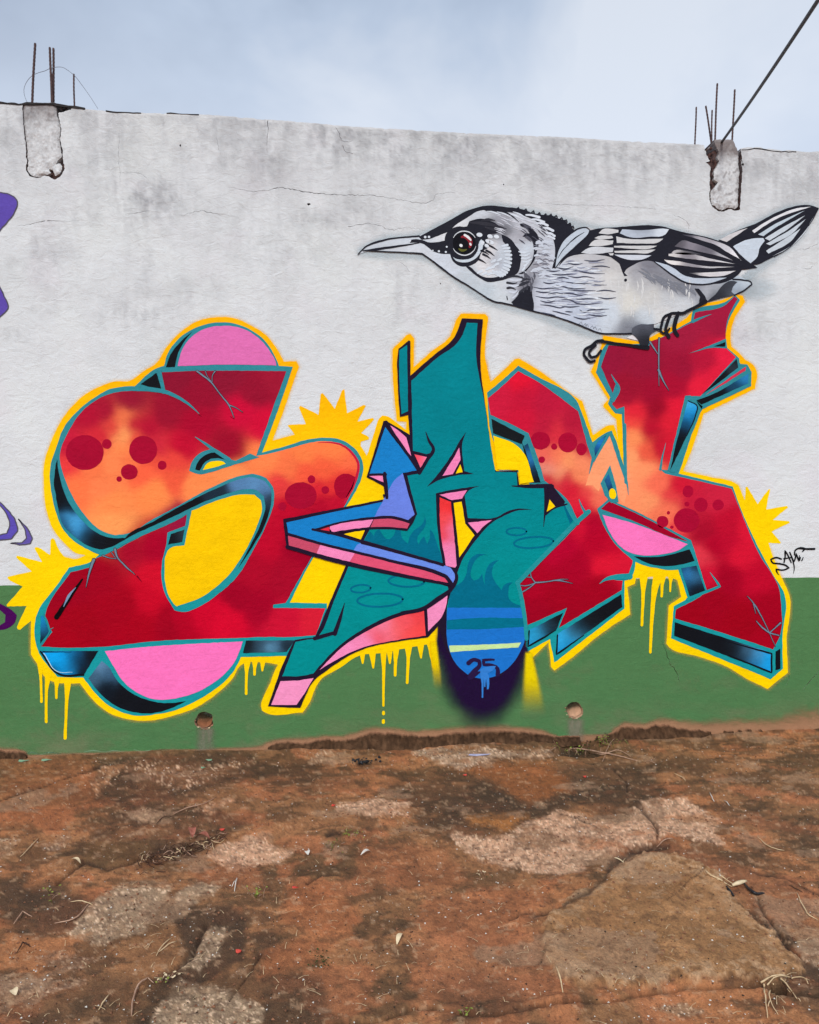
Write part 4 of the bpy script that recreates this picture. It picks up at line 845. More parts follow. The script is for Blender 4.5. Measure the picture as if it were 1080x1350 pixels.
for s, c in (('380,706.2 422.2,717.6 418,729.6 381,719.5', (198, 76, 104)), ('422.2,717.6 468,729 461,740.6 418,729.6', (246, 138, 190)), ('468,729 515.5,740.5 582.2,756.7 592,763.6 593,768.5 560,762.4 515.5,753.3 461,740.6', (224, 82, 116))):
    shape('arrow_face', s, c, 16, sA, ang=30)
strokes('ink_line', [('378,703.5 431,718.8 480,730.5 515.5,739.4 577.8,755.8 588,760.5 595,770', [3.6, 3.6, 3.6, 3.6, 4, 5, 5]), ('379,721 456,742.5 515.5,755.4 560,764.5 594,770.6', [5, 5.5, 5.5, 4.6, 3]), ('597,750 602,758 601,766 594,777 578,789 557,802.5 530,808', [3, 4, 5, 6.5, 5.5, 5, 5])], INK, 17, sA)
shape('arrow_face', '509,558.2 522,565.5 535.5,576.7 542.2,601.5 533,592 524.4,580', (246, 138, 190), 14, sA, ang=24)
shape('arrow_face', '486.7,627.8 504.4,626.8 505.5,635.8', (246, 138, 190), 15, sA, ang=24)
shape('arrow_face', '546.2,599.3 562.7,602.7 554.4,616.7', [(549,601,(240,60,66)),(553,610,(240,50,56)),(560,604,(246,140,185)),(556,614,(246,140,185))], 14, sA, ang=20, grid=2.5)
strokes('ink_line', [('509.5,556 519,572 533,592.5 551,619', [3, 3.6, 3.6, 4]), ('486,626 508.6,625.4', [3, 3]), ('507,624 509,642 510,656', [4, 4.4, 4])], INK, 17.5, sA)
# feet
shape('letter_face', '370,897.8 392,896.8 413.3,893.8 404,910 391,929 357.8,929', (247, 150, 196), 12, sA, ang=24)
shape('letter_face', '421,883.3 451,853.3 489,829 524.4,813.3 559,805 561,837.8 524.4,843.3 475.5,854.4 444.4,869', [(430,876,(247,146,196)),(455,855,(247,142,192)),(480,842,(247,140,188)),(490,835,(240,110,135)),(485,848,(246,135,180)),(505,828,(245,130,160)),(510,838,(244,110,130)),(530,820,(243,85,95)),(540,835,(245,78,80)),(555,812,(240,70,76)),(555,832,(248,74,74)),(520,830,(248,100,105)),(500,840,(238,80,95))], 12, sA, ang=24, grid=4)
shape('letter_face', '563.3,802.2 590,785 588,798 584.4,809 564.4,832.2', (247, 146, 194), 12, sA, ang=24)
# flames and bubbles
FL = (0, 108, 136)
shape('painted_flame', '477.8,716.7 487.8,700 493,706.7 495.5,700 500,697.8 504.4,704.4 509,710 513.3,711 519,706 522,697.8 527.8,697.8 530,709 537.8,716.7 540,708 546,699 555.5,692 560,684 559,677.8 561.5,688 558,698 551,706.7 550,713 552.2,717.8 555,711 559,706.7 561,713 563.3,716.7 566,711 564.5,703 566.7,697.8 571,703 573.3,709 579,724.4 584.6,743.6 550,735 515,725.5'.replace('564.5,703 ', ''), FL, 12, sA, ang=45)
strokes('ink_line', [('477,715.4 515.5,725.5 584,744.5', [3.6, 3.6, 3.6])], INK, 16.7, sA)
shape('painted_flame', '590.4,801 592,790 596.7,775.5 611,764.4 615,755 616.7,744.4 621,735.5 629,730.4 641,731 633,733 625,741 621,751 620.8,760 624.4,765 631,763 635.5,755.5 637,764 639,771 640,753.3 643.5,746 648,741 657.8,738.2 651.5,743.5 649,750 648.5,757 651,764 661,777.8 663,773 668.5,768.6 675.5,767.5 671.5,771.5 670,777.8 671,789 676,794.5 684.8,797.5 686.4,801', FL, 12, sA, ang=45)
shape('painted_stripe', '589.6,801 686.6,801 691.3,833 691,846.7 688,854 680,869 657.8,889 637.8,895.5 620,890.7 600,873.3 591,853.3 588.8,817', (28, 116, 204), 12, sA, ang=30, grid=20)
shape('painted_stripe', '589,817.6 620,814.8 689.2,814.6 690.8,826 650,828.5 589,829.6', (0, 112, 140), 13, sA, ang=30)
shape('painted_stripe', '591.8,851 640,849.4 686.7,847.2 683.3,853.2 640,856 593.3,859.5', (200, 230, 158), 13, sA, ang=30)
def ringlet(cx, cy, rx, ry, w, rot=0, L=12): 
    P = ell(cx, cy, rx, ry, rot, 26); strokes('painted_ring', [(P + [P[0]], [w, w])], FL, L, sA, ang=90)
ringlet(680.7, 700.7, 13.2, 5, 2.2); ringlet(703.3, 715, 26, 7.2, 2.4, -4); ringlet(475.5, 776, 13, 5, 2.4, -4); ringlet(501, 791, 30, 8.6, 2.6, -2); ringlet(535.5, 766, 23.5, 7.4, 2.6, 2)
# dark ball of mist round the foot, the date and its drip
INK2 = (34, 14, 54)
def ballmist(x, y):
    d = np.hypot((x - 635) / 60, (y - 848) / 92) + .05 * (fbm(x * .06, y * .06, 3) - .5)
    a = 1 - sstep(.80, 1.13, d)
    left = sstep(-1.5, 1.5, x - np.interp(y, [820, 850, 875, 900], [577.5, 575.5, 574.8, 548])); right = sstep(-1, 1, np.interp(y, [820, 852, 862, 905], [694, 694, 698, 745]) - x)
    a = np.where((y < 872), np.where((x > 574) & (x < 696), 1.0, 0) * 1.0, a)
    m = sstep(846, 880, y)
    a0 = np.clip(1.15 * (1 - sstep(.72, 1.30, np.hypot((x - 636) / 55, (y - 848) / 97) + .12 * (fbm(x * .05, y * .05, 4) - .5))), 0, 1)
    a = (1 - m) * 1.0 + m * a0
    return a * left * right * sstep(822, 826, y + 0 * x) 
mist('dark_glow', (556, 820, 724, 972), ballmist, INK2, 9, sA, 2.5, label='soft dark purple glow under the blue foot of the letter A')
def fuzz(pathx, y0, y1, w0, w1):
    def fn(x, y):
        t = np.clip((y - y0) / (y1 - y0), 0, 1); cx = np.interp(y, [y0, y1], pathx)
        return (1 - sstep(.45, 1.05, np.abs(x - cx) / (w0 + (w1 - w0) * t))) * (1 - sstep(.25, 1.0, t)) * sstep(y0 - 2, y0 + 1, y)
    return fn
mist('yellow_fade', (682, 856, 728, 945), fuzz((697, 704), 861, 945, 5.5, 20), (240, 214, 0), 9.4, y5, 2)
mist('yellow_fade', (558, 840, 592, 915), fuzz((571, 578), 846, 912, 5.5, 7), (245, 212, 0), 9.4, y4, 2)
strokes('painted_number', [('617.4,874 624,869.4 631.4,871 632,877 626,883.6 621,891', [6, 5, 5, 5.4, 6.5, 9]), ('620,892 627,888 634,885', [8, 6, 1]), ('651,869.3 644,869.4 637,869.8 637.6,876 648,876.6 655.6,881 656,889', [2.6, 3.4, 4, 4, 4, 5, 6])], (40, 24, 66), 15, sA, label='the number 25')
shape('paint_drip', '633,882 642,878.5 653.5,877.5 650,883 643,887 644.6,893 644,908 641.6,908.6 640.6,894 639.5,905 638,905 637.4,894 636.8,919.6 635,919.6 634,896 633,890', (52, 128, 210), 16, sA, ang=30)

# ---------------------------------------------------------------- purple lettering running in from the left, and the signature
PU = (94, 76, 168)
def purple(s, c, L=3, ang=40, edge=True):
    o = shape('purple_shape', s, c, L, wall, ang=ang)
    if edge:
        P = [tuple(p) for p in curve(pts(s), ang)]
        strokes('painted_line', [(P + [P[0]], [1.6, 1.6])], (84, 80, 96), L + .8, o, ang=90)
    return o
purple('-40,246 0,254 4.4,254.2 14.8,257.4 21,262.5 23,268.5 19.3,279 0,304 -40,352', PU)['label'] = 'purple rounded shape at the left edge of the upper wall'
purple('-40,300 0,378 7.4,394.4 11,402.6 10.7,406.3 0,417.4 -40,450', PU)['label'] = 'purple pointed shape below it at the left edge'
purple('-30,640 0,662 13.3,675.5 22,691 23.3,700 15.5,710 0,712 -30,706 -30,700 0,705.5 9,703 13,693 9,678 0,666.7 -30,648', (92, 80, 176))['label'] = 'purple loop at the left edge above the yellow burst'
purple('24.4,684.4 37.8,699 42.7,710 40,716.7 30,718 13.3,716.2 29,715.3 35.5,709 33,698', (98, 86, 166))['label'] = 'small purple crescent beside the purple loop'
purple('-30,785 0,795.5 15.5,804.4 22.2,811 20,820 11,827.8 0,830.7 -30,830 -30,824 0,824.4 6.7,820 7.5,811 0,804.4 -30,792', (72, 6, 84), edge=False)['label'] = 'dark purple loop on the green foot at the left edge'
strokes('signature', [('1030,737 1023,735 1016,737.5 1018,741.5 1027,743 1036,745.5 1040,748.5 1033,751.5 1023,750.5 1024,754 1026.5,758', [2, 2.2, 2.2, 2.2, 2.2, 2.2, 2.2, 2, 2, 2.4, .8]), ('1033.6,741.5 1035,733 1034.6,725.5 1038.5,732 1043,741.5', [1.8, 2, 2, 2, 1.6]), ('1033,736.5 1043,735', [1.6, 1.6]),
   ('1041,728 1044,735 1046,741.5 1048.5,735 1049.5,729.5 1051.5,735 1053,740 1054,732', [1.6, 2, 2, 2, 2, 2, 1.8, 1]), ('1047.5,731.5 1048,726 1053,722.6 1062,722.8 1058,727', [1.6, 2, 2.2, 2, 1.6]), ('1052,723 1064,723.6 1073.6,723.6', [1.6, 2.6, 2.8]), ('1045.5,741 1047,748 1046,756', [1.6, 1.4, .6]), ('1055.4,734 1054,738.6', [1.2, 1.6]), ('1058.8,734.4 1057,739', [1.2, 1.6])], (18, 18, 22), 6, wall, label='black handwritten signature SAW')

# ---------------------------------------------------------------- the bird
BK = (36, 37, 46)
BODY = '472,335.4 484,324 506.3,316.2 552.6,310.8 571,302.8 593.3,290.7 617.4,277.8 639.6,272.2 670.4,274 692.6,277.8 711,283.3 729.6,285.2 744.4,290.7 755.5,303.7 766.7,299.6 774,299.6 784.4,302 814,300 873.3,299 897.4,306 940,316 963.3,326 976.3,343.7 993,349.3 998.5,353.3 978,356 971.7,363 989.3,371.8 990.7,375.2 980,383.5 969,389 943,393.7 930,399.3 925,402 913,408 903,411 882,420 862,428 858.5,435.5 832.6,439.6 790,439.4 764,428.6 740,420 703,410.4 674,401.8 661,399 644.4,394.4 618.5,377.8 600,366.7 580,352 556,334.3 504.4,331.8 484,331.5'
HB = '478,331 506,318 552,313 593,293 639,275 692,280 745,293 784,303 873,301 940,318 990,300 1046,276 1070,275 1056,305 1010,345 975,372 985,382 925,405 860,436 790,440 700,411 640,393 556,336 500,334'
bird_colours = [(490,330,(196,204,212)),(540,322,(196,206,216)),(540,330,(212,216,222)),(590,345,(204,212,222)),(640,385,(190,202,210)),(660,390,(205,214,220)),(625,365,(190,200,208)),(600,303,(215,218,222)),(640,284,(206,212,220)),(660,290,(170,172,182)),(680,292,(200,205,214)),(690,308,(160,160,168)),(668,298,(90,90,98)),(648,296,(60,60,68)),(675,320,(180,182,190)),(645,335,(215,214,216)),(655,345,(170,175,185)),(640,355,(220,220,222)),(662,335,(196,206,216)),(668,352,(190,200,212)),(700,300,(200,206,214)),
 (694,330,(200,210,220)),(690,345,(202,208,216)),(712,345,(160,160,170)),(720,330,(190,196,206)),(725,345,(205,210,220)),(705,355,(130,130,138)),(700,372,(120,120,130)),(712,365,(190,198,210)),(676,375,(200,206,218)),(690,380,(110,110,120)),(660,372,(205,212,218)),(680,365,(180,186,196)),
 (730,360,(196,206,220)),(760,350,(205,212,222)),(715,385,(205,212,225)),(750,380,(196,206,222)),(780,365,(205,208,214)),(800,380,(210,212,214)),(730,400,(200,208,222)),(770,415,(188,198,214)),(800,410,(202,212,222)),(790,345,(185,186,190)),(760,340,(190,190,192)),(810,350,(190,190,190)),(805,365,(212,212,210)),(830,395,(214,214,208)),(820,370,(200,202,202)),
 (840,360,(165,166,172)),(855,355,(125,126,136)),(850,375,(185,187,190)),(870,365,(135,137,146)),(860,390,(205,206,204)),(885,375,(140,142,150)),(880,395,(200,204,208)),(900,400,(205,210,214)),(905,378,(120,122,132)),(920,382,(150,154,164)),(850,420,(198,208,216)),(840,432,(120,124,134)),(870,415,(212,214,214)),(930,385,(185,190,198)),(945,375,(170,176,184)),(940,392,(90,94,102)),(955,385,(110,116,124)),(968,378,(175,190,205)),(980,374,(195,208,218)),(975,384,(130,140,152))]
bird = shape('painted_bird', BODY, bird_colours, 7, wall, ang=30, grid=4, label='grey and white songbird with long beak perched on the letter W')
halo('grey_overspray', HB, 12, .62, (188, 201, 208), 1.0, bird)
mist('grey_overspray', (950, 350, 1050, 420), lambda x, y: .5 * (1 - sstep(.3, 1, np.hypot((x - 990) / 45, (y - 380) / 22))), (190, 203, 210), 1.2, bird, 4)
def B(name, s, c, L, ang=34, grid=None): return shape(name, s, c, L, bird, ang=ang, grid=grid, jit=.25)
# tail
B('tail', '946.7,316.9 972.6,303.9 998.5,293.7 1020.7,281.7 1046.7,272.4 1067,270.6 1079,274.3 1072.6,288 1057.8,308.5 1039,327 1017,340 993,349.3 983.7,347.4 963.3,327', BK, 7.6)
T = lambda s, c=(206, 216, 224): B('tail_feather', s, c, 8.6)
T('966,325.2 978,318.7 991,315 1006,314 1007.8,317.8 1000.4,328.9 998.5,338 989.3,347.4 980,340', (200, 212, 224))
T('948.5,315.9 968.9,306.2 985.5,300.8 972.6,309.4 957.8,319.2', (208, 206, 208))
T('991,304.6 1006,294.7 1028,282.9 1050.4,275 1068.8,273 1054,277.4 1028,286.6 1006,299.3 994,307.6', (222, 224, 228))
T('999,309.5 1020,296.5 1046,284 1060.5,277.8 1045,287 1022,300.5 1006,311.5', (190, 204, 214))
T('1008,314.5 1028,302 1061.5,284 1037.4,303 1014,317.5', (198, 208, 216)); T('1009.6,321.6 1037.4,305.8 1062,289 1043,309 1015,323.5', (196, 206, 214))
T('1009.6,331 1037.4,313.2 1055,301.5 1043,317.5 1013,334.6', (198, 208, 216)); T('1018,338.2 1043,323.6 1060,305 1073,285 1059,309 1040,327', (210, 220, 228))
# wing
B('wing', '777,304 784,302.3 814,299.6 873,298.8 897,305.4 940,315.4 963,325.4 976,343.6 993,349.2 998.5,353.4 978,356 971,364 957,372 935,374.8 910,372.6 890,363 872,350 858,344.4 850,344 835,349.5 826,355 823,359.5 827,364 823,364.6 820,358 816.5,348 805,339.6 790,336.4 766,335.4 748,340 736,352 745,336 752,328 768,316', BK, 7.8)
Wf = lambda s, c=(208, 218, 228): B('wing_feather', s, c, 8.8, 50)
LG = (206, 208, 210)
Wf('789,307.8 793.7,302.8 804.8,301.6 815,303.4 815,306.6 801,309.2', LG); Wf('783.5,314.3 788,311.8 806.7,311.3 808,314.4 790,315.8', LG)
Wf('776,324.4 779.8,319.4 808.5,317.4 807.6,322.2 788,325', LG); Wf('766,333.7 772.4,328.9 808.5,326.6 807.6,332.6 777,335', (205, 210, 216))
Wf('816.9,307.8 820,302.6 845.6,304 873.3,301.8 881.7,302.4 877,309.4 858.5,312.2 825,311.6', [(825,308,(185,196,210)),(850,303,(120,125,138)),(850,309,(200,212,226)),(876,304,(212,222,232))])
Wf('812.2,311.9 821.5,314.1 874.3,315 869.6,318.7 843.7,321.3 813,320.5', LG); Wf('809.4,324.4 866,324.2 860.4,327 832.6,328.2 809.4,326.3', LG)
Wf('809.4,331.2 864,329.2 858.5,332.6 832.6,333.8 810.4,333.5', LG); Wf('809.4,336 858.5,336.8 851,340.8 817.8,339.8', (205, 212, 222)); Wf('802,334.5 809,334 808,337 804,337', LG)
PR = lambda s, c: B('flight_feather', s, c, 8.8, 50)
PR('898.5,309.4 917,311.3 944.8,318.8 961.5,325.8 974.4,341.6 959.6,333.4 944.8,324 920.7,315.9', [(900,310,(80,80,90)),(930,316,(170,168,176)),(955,327,(205,205,212)),(970,338,(235,235,240))])
PR('898.5,317.5 913.3,320.4 935.5,328.2 966,343.7 950.4,338.6 917,331 889,325', [(895,322,(90,88,96)),(910,324,(140,136,146)),(930,330,(110,108,118)),(955,340,(190,190,198))])
PR('881,335 898.5,333 935.5,341 969,348.2 935.5,344.3 898.5,340.4 881,337.6', [(885,336,(215,212,212)),(905,337,(140,136,144)),(930,343,(200,198,202)),(960,347,(225,225,230))])
PR('875,342.6 891,344.3 926.3,350.8 968,352 935.5,353.8 898.5,350.2 880,346.8', [(882,345,(235,232,230)),(910,350,(150,148,155)),(940,352,(200,200,204))])
PR('907.8,360 926.3,359.6 969.7,357.4 957.8,362.6 926.3,364', [(912,361,(80,80,86)),(930,361,(220,218,220)),(955,360,(215,214,218))])
PR('888,331 905,331 925,335.5 900,336 885,333.5', [(890,332,(190,188,190)),(905,333,(90,88,94)),(918,335,(70,70,78))])
PR('862,344.8 878.9,349.4 890,355 899,362 909,365.6 924,367 958,366.2 940,372.3 921.5,374.4 903,371.4 890,364.5 878,356', (190, 202, 216))
strokes('ink_line', [('862,345 878,357 890,365.5 903,372.6 921,375.6 940,373.6 960,367', [1.2, 2, 2.2, 2, 2, 2, 1.4])], BK, 9.4, bird)
# crown, face
B('crown', '552,312.6 556,310.4 571,302.4 593.3,290.3 617.4,277.4 628,274 639.6,271.6 670.4,273.6 680,274.6 692.6,277.4 702,281 711,282.9 720,284 729.6,284.8 735,288 744.4,290.3 749,296 753,296.5 754,301 757,303.5 768,302 752,311 741,324 735,337 731,353.5 727.6,354.4 730,345 731.6,330 730,318 722,305 705,291 690,284.5 672,280 655,279.6 640,277.4 628,279.4 622,283 610,291 600,297.5 592,305 578,311 565,315.5 556,316.5', BK, 8, 30)
strokes('feather_edge', [(f'{a},{b} {a+3.4},{b-2.6} {a+5},{b+1}', [1, 2.6, .8]) for a, b in ((700, 281), (708, 283.5), (716, 285), (723, 285.5), (730, 287), (737, 290), (743, 293), (748, 297), (752, 301), (690, 278.5), (680, 276.5))], BK, 8.3, bird)
strokes('feather_light', [('693.5,283.6 700,284 711,287', [2, 3, 3.4]), ('701,289.6 707,289.6 717,293', [2, 3, 3]), ('707.5,294.4 714,294.6 722,297.6', [2, 3.2, 3]), ('715.6,300.4 721,301 729,304.6', [2, 3.4, 3.2]), ('720.4,307.4 725,308 731,311.4', [2, 3, 3]), ('722,312 726,312.6 730.6,315', [2, 2.8, 2.8]), ('668,281 678,284 690,290', [1, 2.4, 1]), ('655,279.5 664,282 675,287.6', [.8, 2, .8]), ('642,279 650,280 660,284', [1, 2, 1]), ('676,279.6 684,282 694,288', [.8, 1.8, .6])], (214, 222, 232), 9.2, bird)
strokes('ink_line', [('634,274.6 645,279 655,281', [1.6, 2, .6]), ('650,274.6 662,279 672,284', [1, 2, .6]), ('668,281 676,286 684,293', [.5, 1.6, .4]), ('662,277.6 672,283 682,291', [.8, 1.4, .4])], BK, 9.5, bird)
B('eye_stripe', '540,317 549,315.4 556.3,316.7 563.7,319.4 575,319.6 586,317.6 587.8,309.3 592,304 599,300 606,298.6 611,299.4 615.7,298.6 619,291.7 633.3,288.4 645,291 656,296.5 661,305.4 652,308.4 644.4,309 642.4,320 642.4,327.8 636,331.5 630,344.4 619.3,350.6 606.3,351 597,344.4 593.3,335.2 582,334.6 571,331.5 565,327 559,322.4 550,320.2 541,320.4', BK, 8.2, 40)
strokes('ink_line', [('634,291 644,289.6 653,291', [1, 4, .6]), ('620,293.5 634,294.5 656,298.6 668,302', [2, 5, 4, .5]), ('640,300 655,303.6 666,306', [2, 5, .6])], (52, 52, 60), 8.6, bird)
B('eye_ring', '597,338.9 600,341 606.3,342.6 613,342.8 621,340.7 629.4,331.5 632.2,318.5 634.5,315.6 636.4,318.5 636,327.8 631.6,336 626.7,341 620,344.8 613.7,346.3 606,345.8 600.7,343.6', (200, 212, 222), 9, 40)
B('eye', ell(611.9, 321, 15, 15.2), (20, 20, 26), 9.2, 60)
strokes('eye_ring', [([(611.9 + 16 * math.cos(math.radians(a)), 320.6 + 15.6 * math.sin(math.radians(a))) for a in range(205, 336, 13)], [.6, 1.4, 1.4, .6]), ([(611.9 + 15.8 * math.cos(math.radians(a)), 321.4 + 15.4 * math.sin(math.radians(a))) for a in range(12, 168, 13)], [.4, 1.5, 1.5, .6])], (214, 220, 226), 9.6, bird)
strokes('iris', [([(611.5 + 9 * math.cos(math.radians(a)), 321.4 + 9.2 * math.sin(math.radians(a))) for a in range(250, 392, 14)], [2.5, 5.5, 6.5, 5, 3])], (140, 40, 52), 10, bird)
strokes('iris', [([(610.5 + 8.6 * math.cos(math.radians(a)), 322 + 8.6 * math.sin(math.radians(a))) for a in range(60, 140, 14)], [1.5, 3, 3.4, 1.5])], (96, 98, 44), 10, bird)
strokes('eye_glint', [('612.4,310.2 616.5,312.6 620.6,317', [3, 3.4, 2.2]), ('607.4,323.9 608,324.4', [3.8, 3.8]), ('619.8,321.6 620.6,323', [2.6, 2.6])], (226, 230, 232), 10.8, bird)
for q in ((632, 309.8, 3.9, 2.8, 5), (646, 312, 3.6, 2.6, 20), (654.5, 312.4, 3.8, 2.6, 20), (643, 318.5, 3.4, 2.4, 35), (641.6, 324.5, 3.4, 2.2, 30), (648, 320, 3.4, 2.4, 35), (636, 320.5, 2.6, 3, 0), (560.4, 312.8, 1.7, 1.7, 0), (565.5, 312.6, 1.6, 1.6, 0), (540.6, 318, 1.4, 1.2, 0), (578.6, 331.6, 1.5, 1.4, 0), (587.8, 332.6, 1.4, 1.2, 0), (589, 325.8, 1.2, 1.2, 0), (570.6, 330.4, .9, .9, 0)):
    B('feather_spot', ell(*q[:4], q[4], 12), (214, 222, 230), 10, 70)
strokes('ink_line', [('643,323 650,326.5 656,330.4', [2.4, 2.4, .4]), ('641,330.5 646,333 652,338', [3, 2.4, .4]), ('637,335.5 642,338 647,342', [3, 2.4, .4]), ('631,342 636,344.5 641,348', [3, 2, .4]), ('634.5,331 640,333 645,336.4', [3, 2, .4])], BK, 9.3, bird)
B('cheek_patch', '661,309.3 668.5,312.5 675,317 679.6,324 684,329 687,337 686.6,344 686,350 681.5,361 676,364 670,367 655.5,371 642.6,372 632,366.4 624,361 618,355.4 613,350.6 619,351.4 626,357.6 633,363 640.7,366 649,366.4 657.4,364.8 665,361 670.4,355.6 672.4,349 672.2,342.6 672.8,336 670.4,329.6 668,323.6 663,318.5', BK, 8.6, 50)
B('cheek_patch', '685,295.4 691,294.6 698,298 703.7,303.7 708,309 711,316.7 709.6,324 706.5,337 704,344 700,350 695,356 689,361.5 683,361.4 690,357.6 696.3,351.9 700.4,345.6 702.8,338.9 704,332 703.7,326 702,319.6 698,314.8 693,313 688.6,312 692.6,307.4 698,308 695,302 686,298.4', BK, 8.6, 50)
EA = [('640,361 643,359 646,355', [3, 3, 1])]
strokes('feather_light', [(f'{655 + 11*math.cos(math.radians(a)):.1f},{340 + 20*math.sin(math.radians(a)):.1f} {660 + 13.5*math.cos(math.radians(a)):.1f},{341 + 23*math.sin(math.radians(a)):.1f}', [2.6, 3.6]) for a in range(-50, 130, 13)], (206, 216, 226), 9, bird)
strokes('feather_light', [(f'{a},{b} {a+4.6},{b-2.2}', [2.6, 3.4]) for a, b in ((630, 360), (636, 362), (643, 362.6), (650, 361), (646, 354), (652, 350), (656, 344), (641, 355.6), (648, 346))], (210, 220, 230), 9, bird)
strokes('feather_light', [(f'{684 + 1.5*i:.1f},{332 + i*4.6:.1f} {691 + 1.2*i - (i>3)*3*(i-3):.1f},{333.5 + i*3.9:.1f} {697 + 1.2*i - (i>3)*4.4*(i-3):.1f},{331.5 + i*3.6:.1f}', [1.4, 3, 1.4]) for i in range(7)], (208, 218, 228), 9, bird)
random.seed(3)
strokes('feather_light', [(f'{x:.1f},{y:.1f} {x+4:.1f},{y-1.2:.1f} {x+8:.1f},{y+.6:.1f}', [2, 3.4, 1.4]) for x, y in [(random.uniform(700, 724), random.uniform(318, 366)) for _ in range(46)] if not (x > 718 and y > 345)], (200, 208, 220), 9, bird)
strokes('feather_shade', [(f'{x:.1f},{y:.1f} {x+4:.1f},{y-.8:.1f} {x+8:.1f},{y+1:.1f}', [.6, 1.6, .4]) for x, y in [(random.uniform(702, 724), random.uniform(322, 366)) for _ in range(22)]], (120, 122, 134), 9.3, bird)
strokes('feather_shade', [(f'{x:.1f},{y:.1f} {x+4:.1f},{y+2.4:.1f} {x+8:.1f},{y+6:.1f}', [.5, w_, .4]) for x, y, w_ in [(random.uniform(684, 716), random.uniform(284, 318), random.uniform(1, 2.4)) for _ in range(34)] if y > 284 + (x - 684) * .45], (84, 85, 96), 8.5, bird)
strokes('feather_light', [(f'{x:.1f},{y:.1f} {x+5:.1f},{y+1.6:.1f} {x+10:.1f},{y+4.4:.1f}', [.5, w_, .4]) for x, y, w_ in [(random.uniform(650, 706), random.uniform(280, 306), random.uniform(.8, 1.8)) for _ in range(34)] if y > 281 + max(0, x - 676) * .35], (206, 210, 220), 8.9, bird)
strokes('feather_shade', [(f'{x:.1f},{y:.1f} {x+2:.1f},{y+5:.1f} {x+1:.1f},{y+10:.1f}', [.5, w_, .4]) for x, y, w_ in [(random.uniform(686, 704), random.uniform(352, 376), random.uniform(1.4, 3)) for _ in range(22)]], (88, 90, 100), 8.45, bird)
strokes('feather_shade', [(f'{x:.1f},{344 + (x - 835) * .42 + d_:.1f} {x+8:.1f},{348 + (x - 835) * .42 + d_:.1f} {x+13:.1f},{354 + (x - 835) * .42 + d_:.1f}', [.5, w_, .4]) for x, d_, w_ in [(random.uniform(838, 912), random.uniform(5, 16), random.uniform(1.4, 3.2)) for _ in range(46)] if x < 900 or d_ < 9], (126, 130, 140), 8.2, bird)
strokes('feather_light', [(f'{x:.1f},{y:.1f} {x+1.5:.1f},{y+7:.1f} {x+.5:.1f},{y+14:.1f}', [.5, w_, .4]) for x, y, w_ in [(random.uniform(800, 915), random.uniform(366, 412), random.uniform(1, 3)) for _ in range(40)] if y < 420 - (x - 800) * .2], (212, 214, 214), 8.15, bird)
# throat patch
B('throat_patch', '674,398.6 681.5,391 685,386 690.7,380 696,376.6 701,379 701.4,386 701.8,390.7 703.6,400 703.3,410.2 690,407.4 679.6,404.4', BK, 8.6, 40)
strokes('feather_shade', [('670,366 678,364.4 692,367.6', [2, 3, 1]), ('668.6,373 676,374 682,373', [3, 2.6, 1]), ('669,380 674,379.4 680,382', [3, 3, .6]), ('682,378 690,374 697,372', [1, 5, 2]), ('686,372 694,368 699,369', [1, 3, 1]), ('668,391 668.8,395', [1.4, 1.4]), ('682,387 690,382 696,378', [1, 4, 3])], (52, 54, 62), 9, bird)
strokes('feather_light', [('672,369.6 680,370 688,369', [2, 3, 1]), ('671,376.6 679,377.6 684,376', [2, 3, 1]), ('672,385 678,386 682,383', [2.4, 3, 1]), ('676,393 680,390 684,384', [2, 2.4, .6])], (206, 214, 226), 9.2, bird)
# shoulder feather
B('shoulder_feather', '766.7,301.6 772,301.4 776.6,304 775,308.8 770,314 759,324 750,333 740.7,342 731.5,353.9 731.6,345 733.3,338.9 736,329 740.7,320.4 751.9,308.6', (190, 202, 214), 9.6, 40)
strokes('ink_line', [('731.2,354 733.3,338 740.7,320 752,308.4 767,300.6 774,300.8 778,304.4', [1, 2, 2, 2, 2.4, 2, 1]), ('746,325 757,315 770,306.6', [.5, 1.8, .6]), ('731.6,354 741,342 751,332.6 764,321.6 776,309', [1, 1.8, 2, 2, 1.6]), ('735,341 742,330 750,322', [.4, 1.2, .4])], BK, 10.2, bird)
# outline strokes
strokes('ink_line', [('471.4,336 484,324.6 506.3,317 552.6,311.4', [1.2, 2.8, 2, 2.2]), ('479,331 500,328.4 520,325.6 536,323.2 553,320.6', [1.6, 3.4, 3, 2.2, 1]), ('480,330.6 504,331.8 530,333 556,334.6', [1, 1.6, 1.6, 2]),
   ('556,334.3 568,342.6 580,352 600,366.7 618.5,377.8 632,386.6 644.4,394.4 652,398 661,399.4 674,402.2', [2, 1.8, 2.4, 2, 2, 1.8, 1.6, 2, 2, 2]), ('674,402 703,410.4 729.6,417 745,422 764,429 778,435 790,439.2 810,440.2 832,440', [2, 2, 1.8, 1.8, 2, 2.2, 2, 2, 2.2]),
   ('966,368.6 980,369.6 989.3,372 990.8,375 980,383.5 968,389.4', [2, 2, 1.8, 1.8, 2, 1.6]), ('1079,275 1068,294 1056,310 1039,327.4 1020,339', [.8, .8, .8, 1, 1])], BK, 9.8, bird)
B('under_tail', '930,399.6 936,394 943,388 950,379 957,373 964,370.4 972,372 966,378 964,385 969,389.2 950,393.5', [(935,396,(44,46,54)),(950,388,(48,50,58)),(958,378,(60,62,70)),(966,382,(90,98,108)),(962,374,(50,52,60))], 9.4, 34, 4)
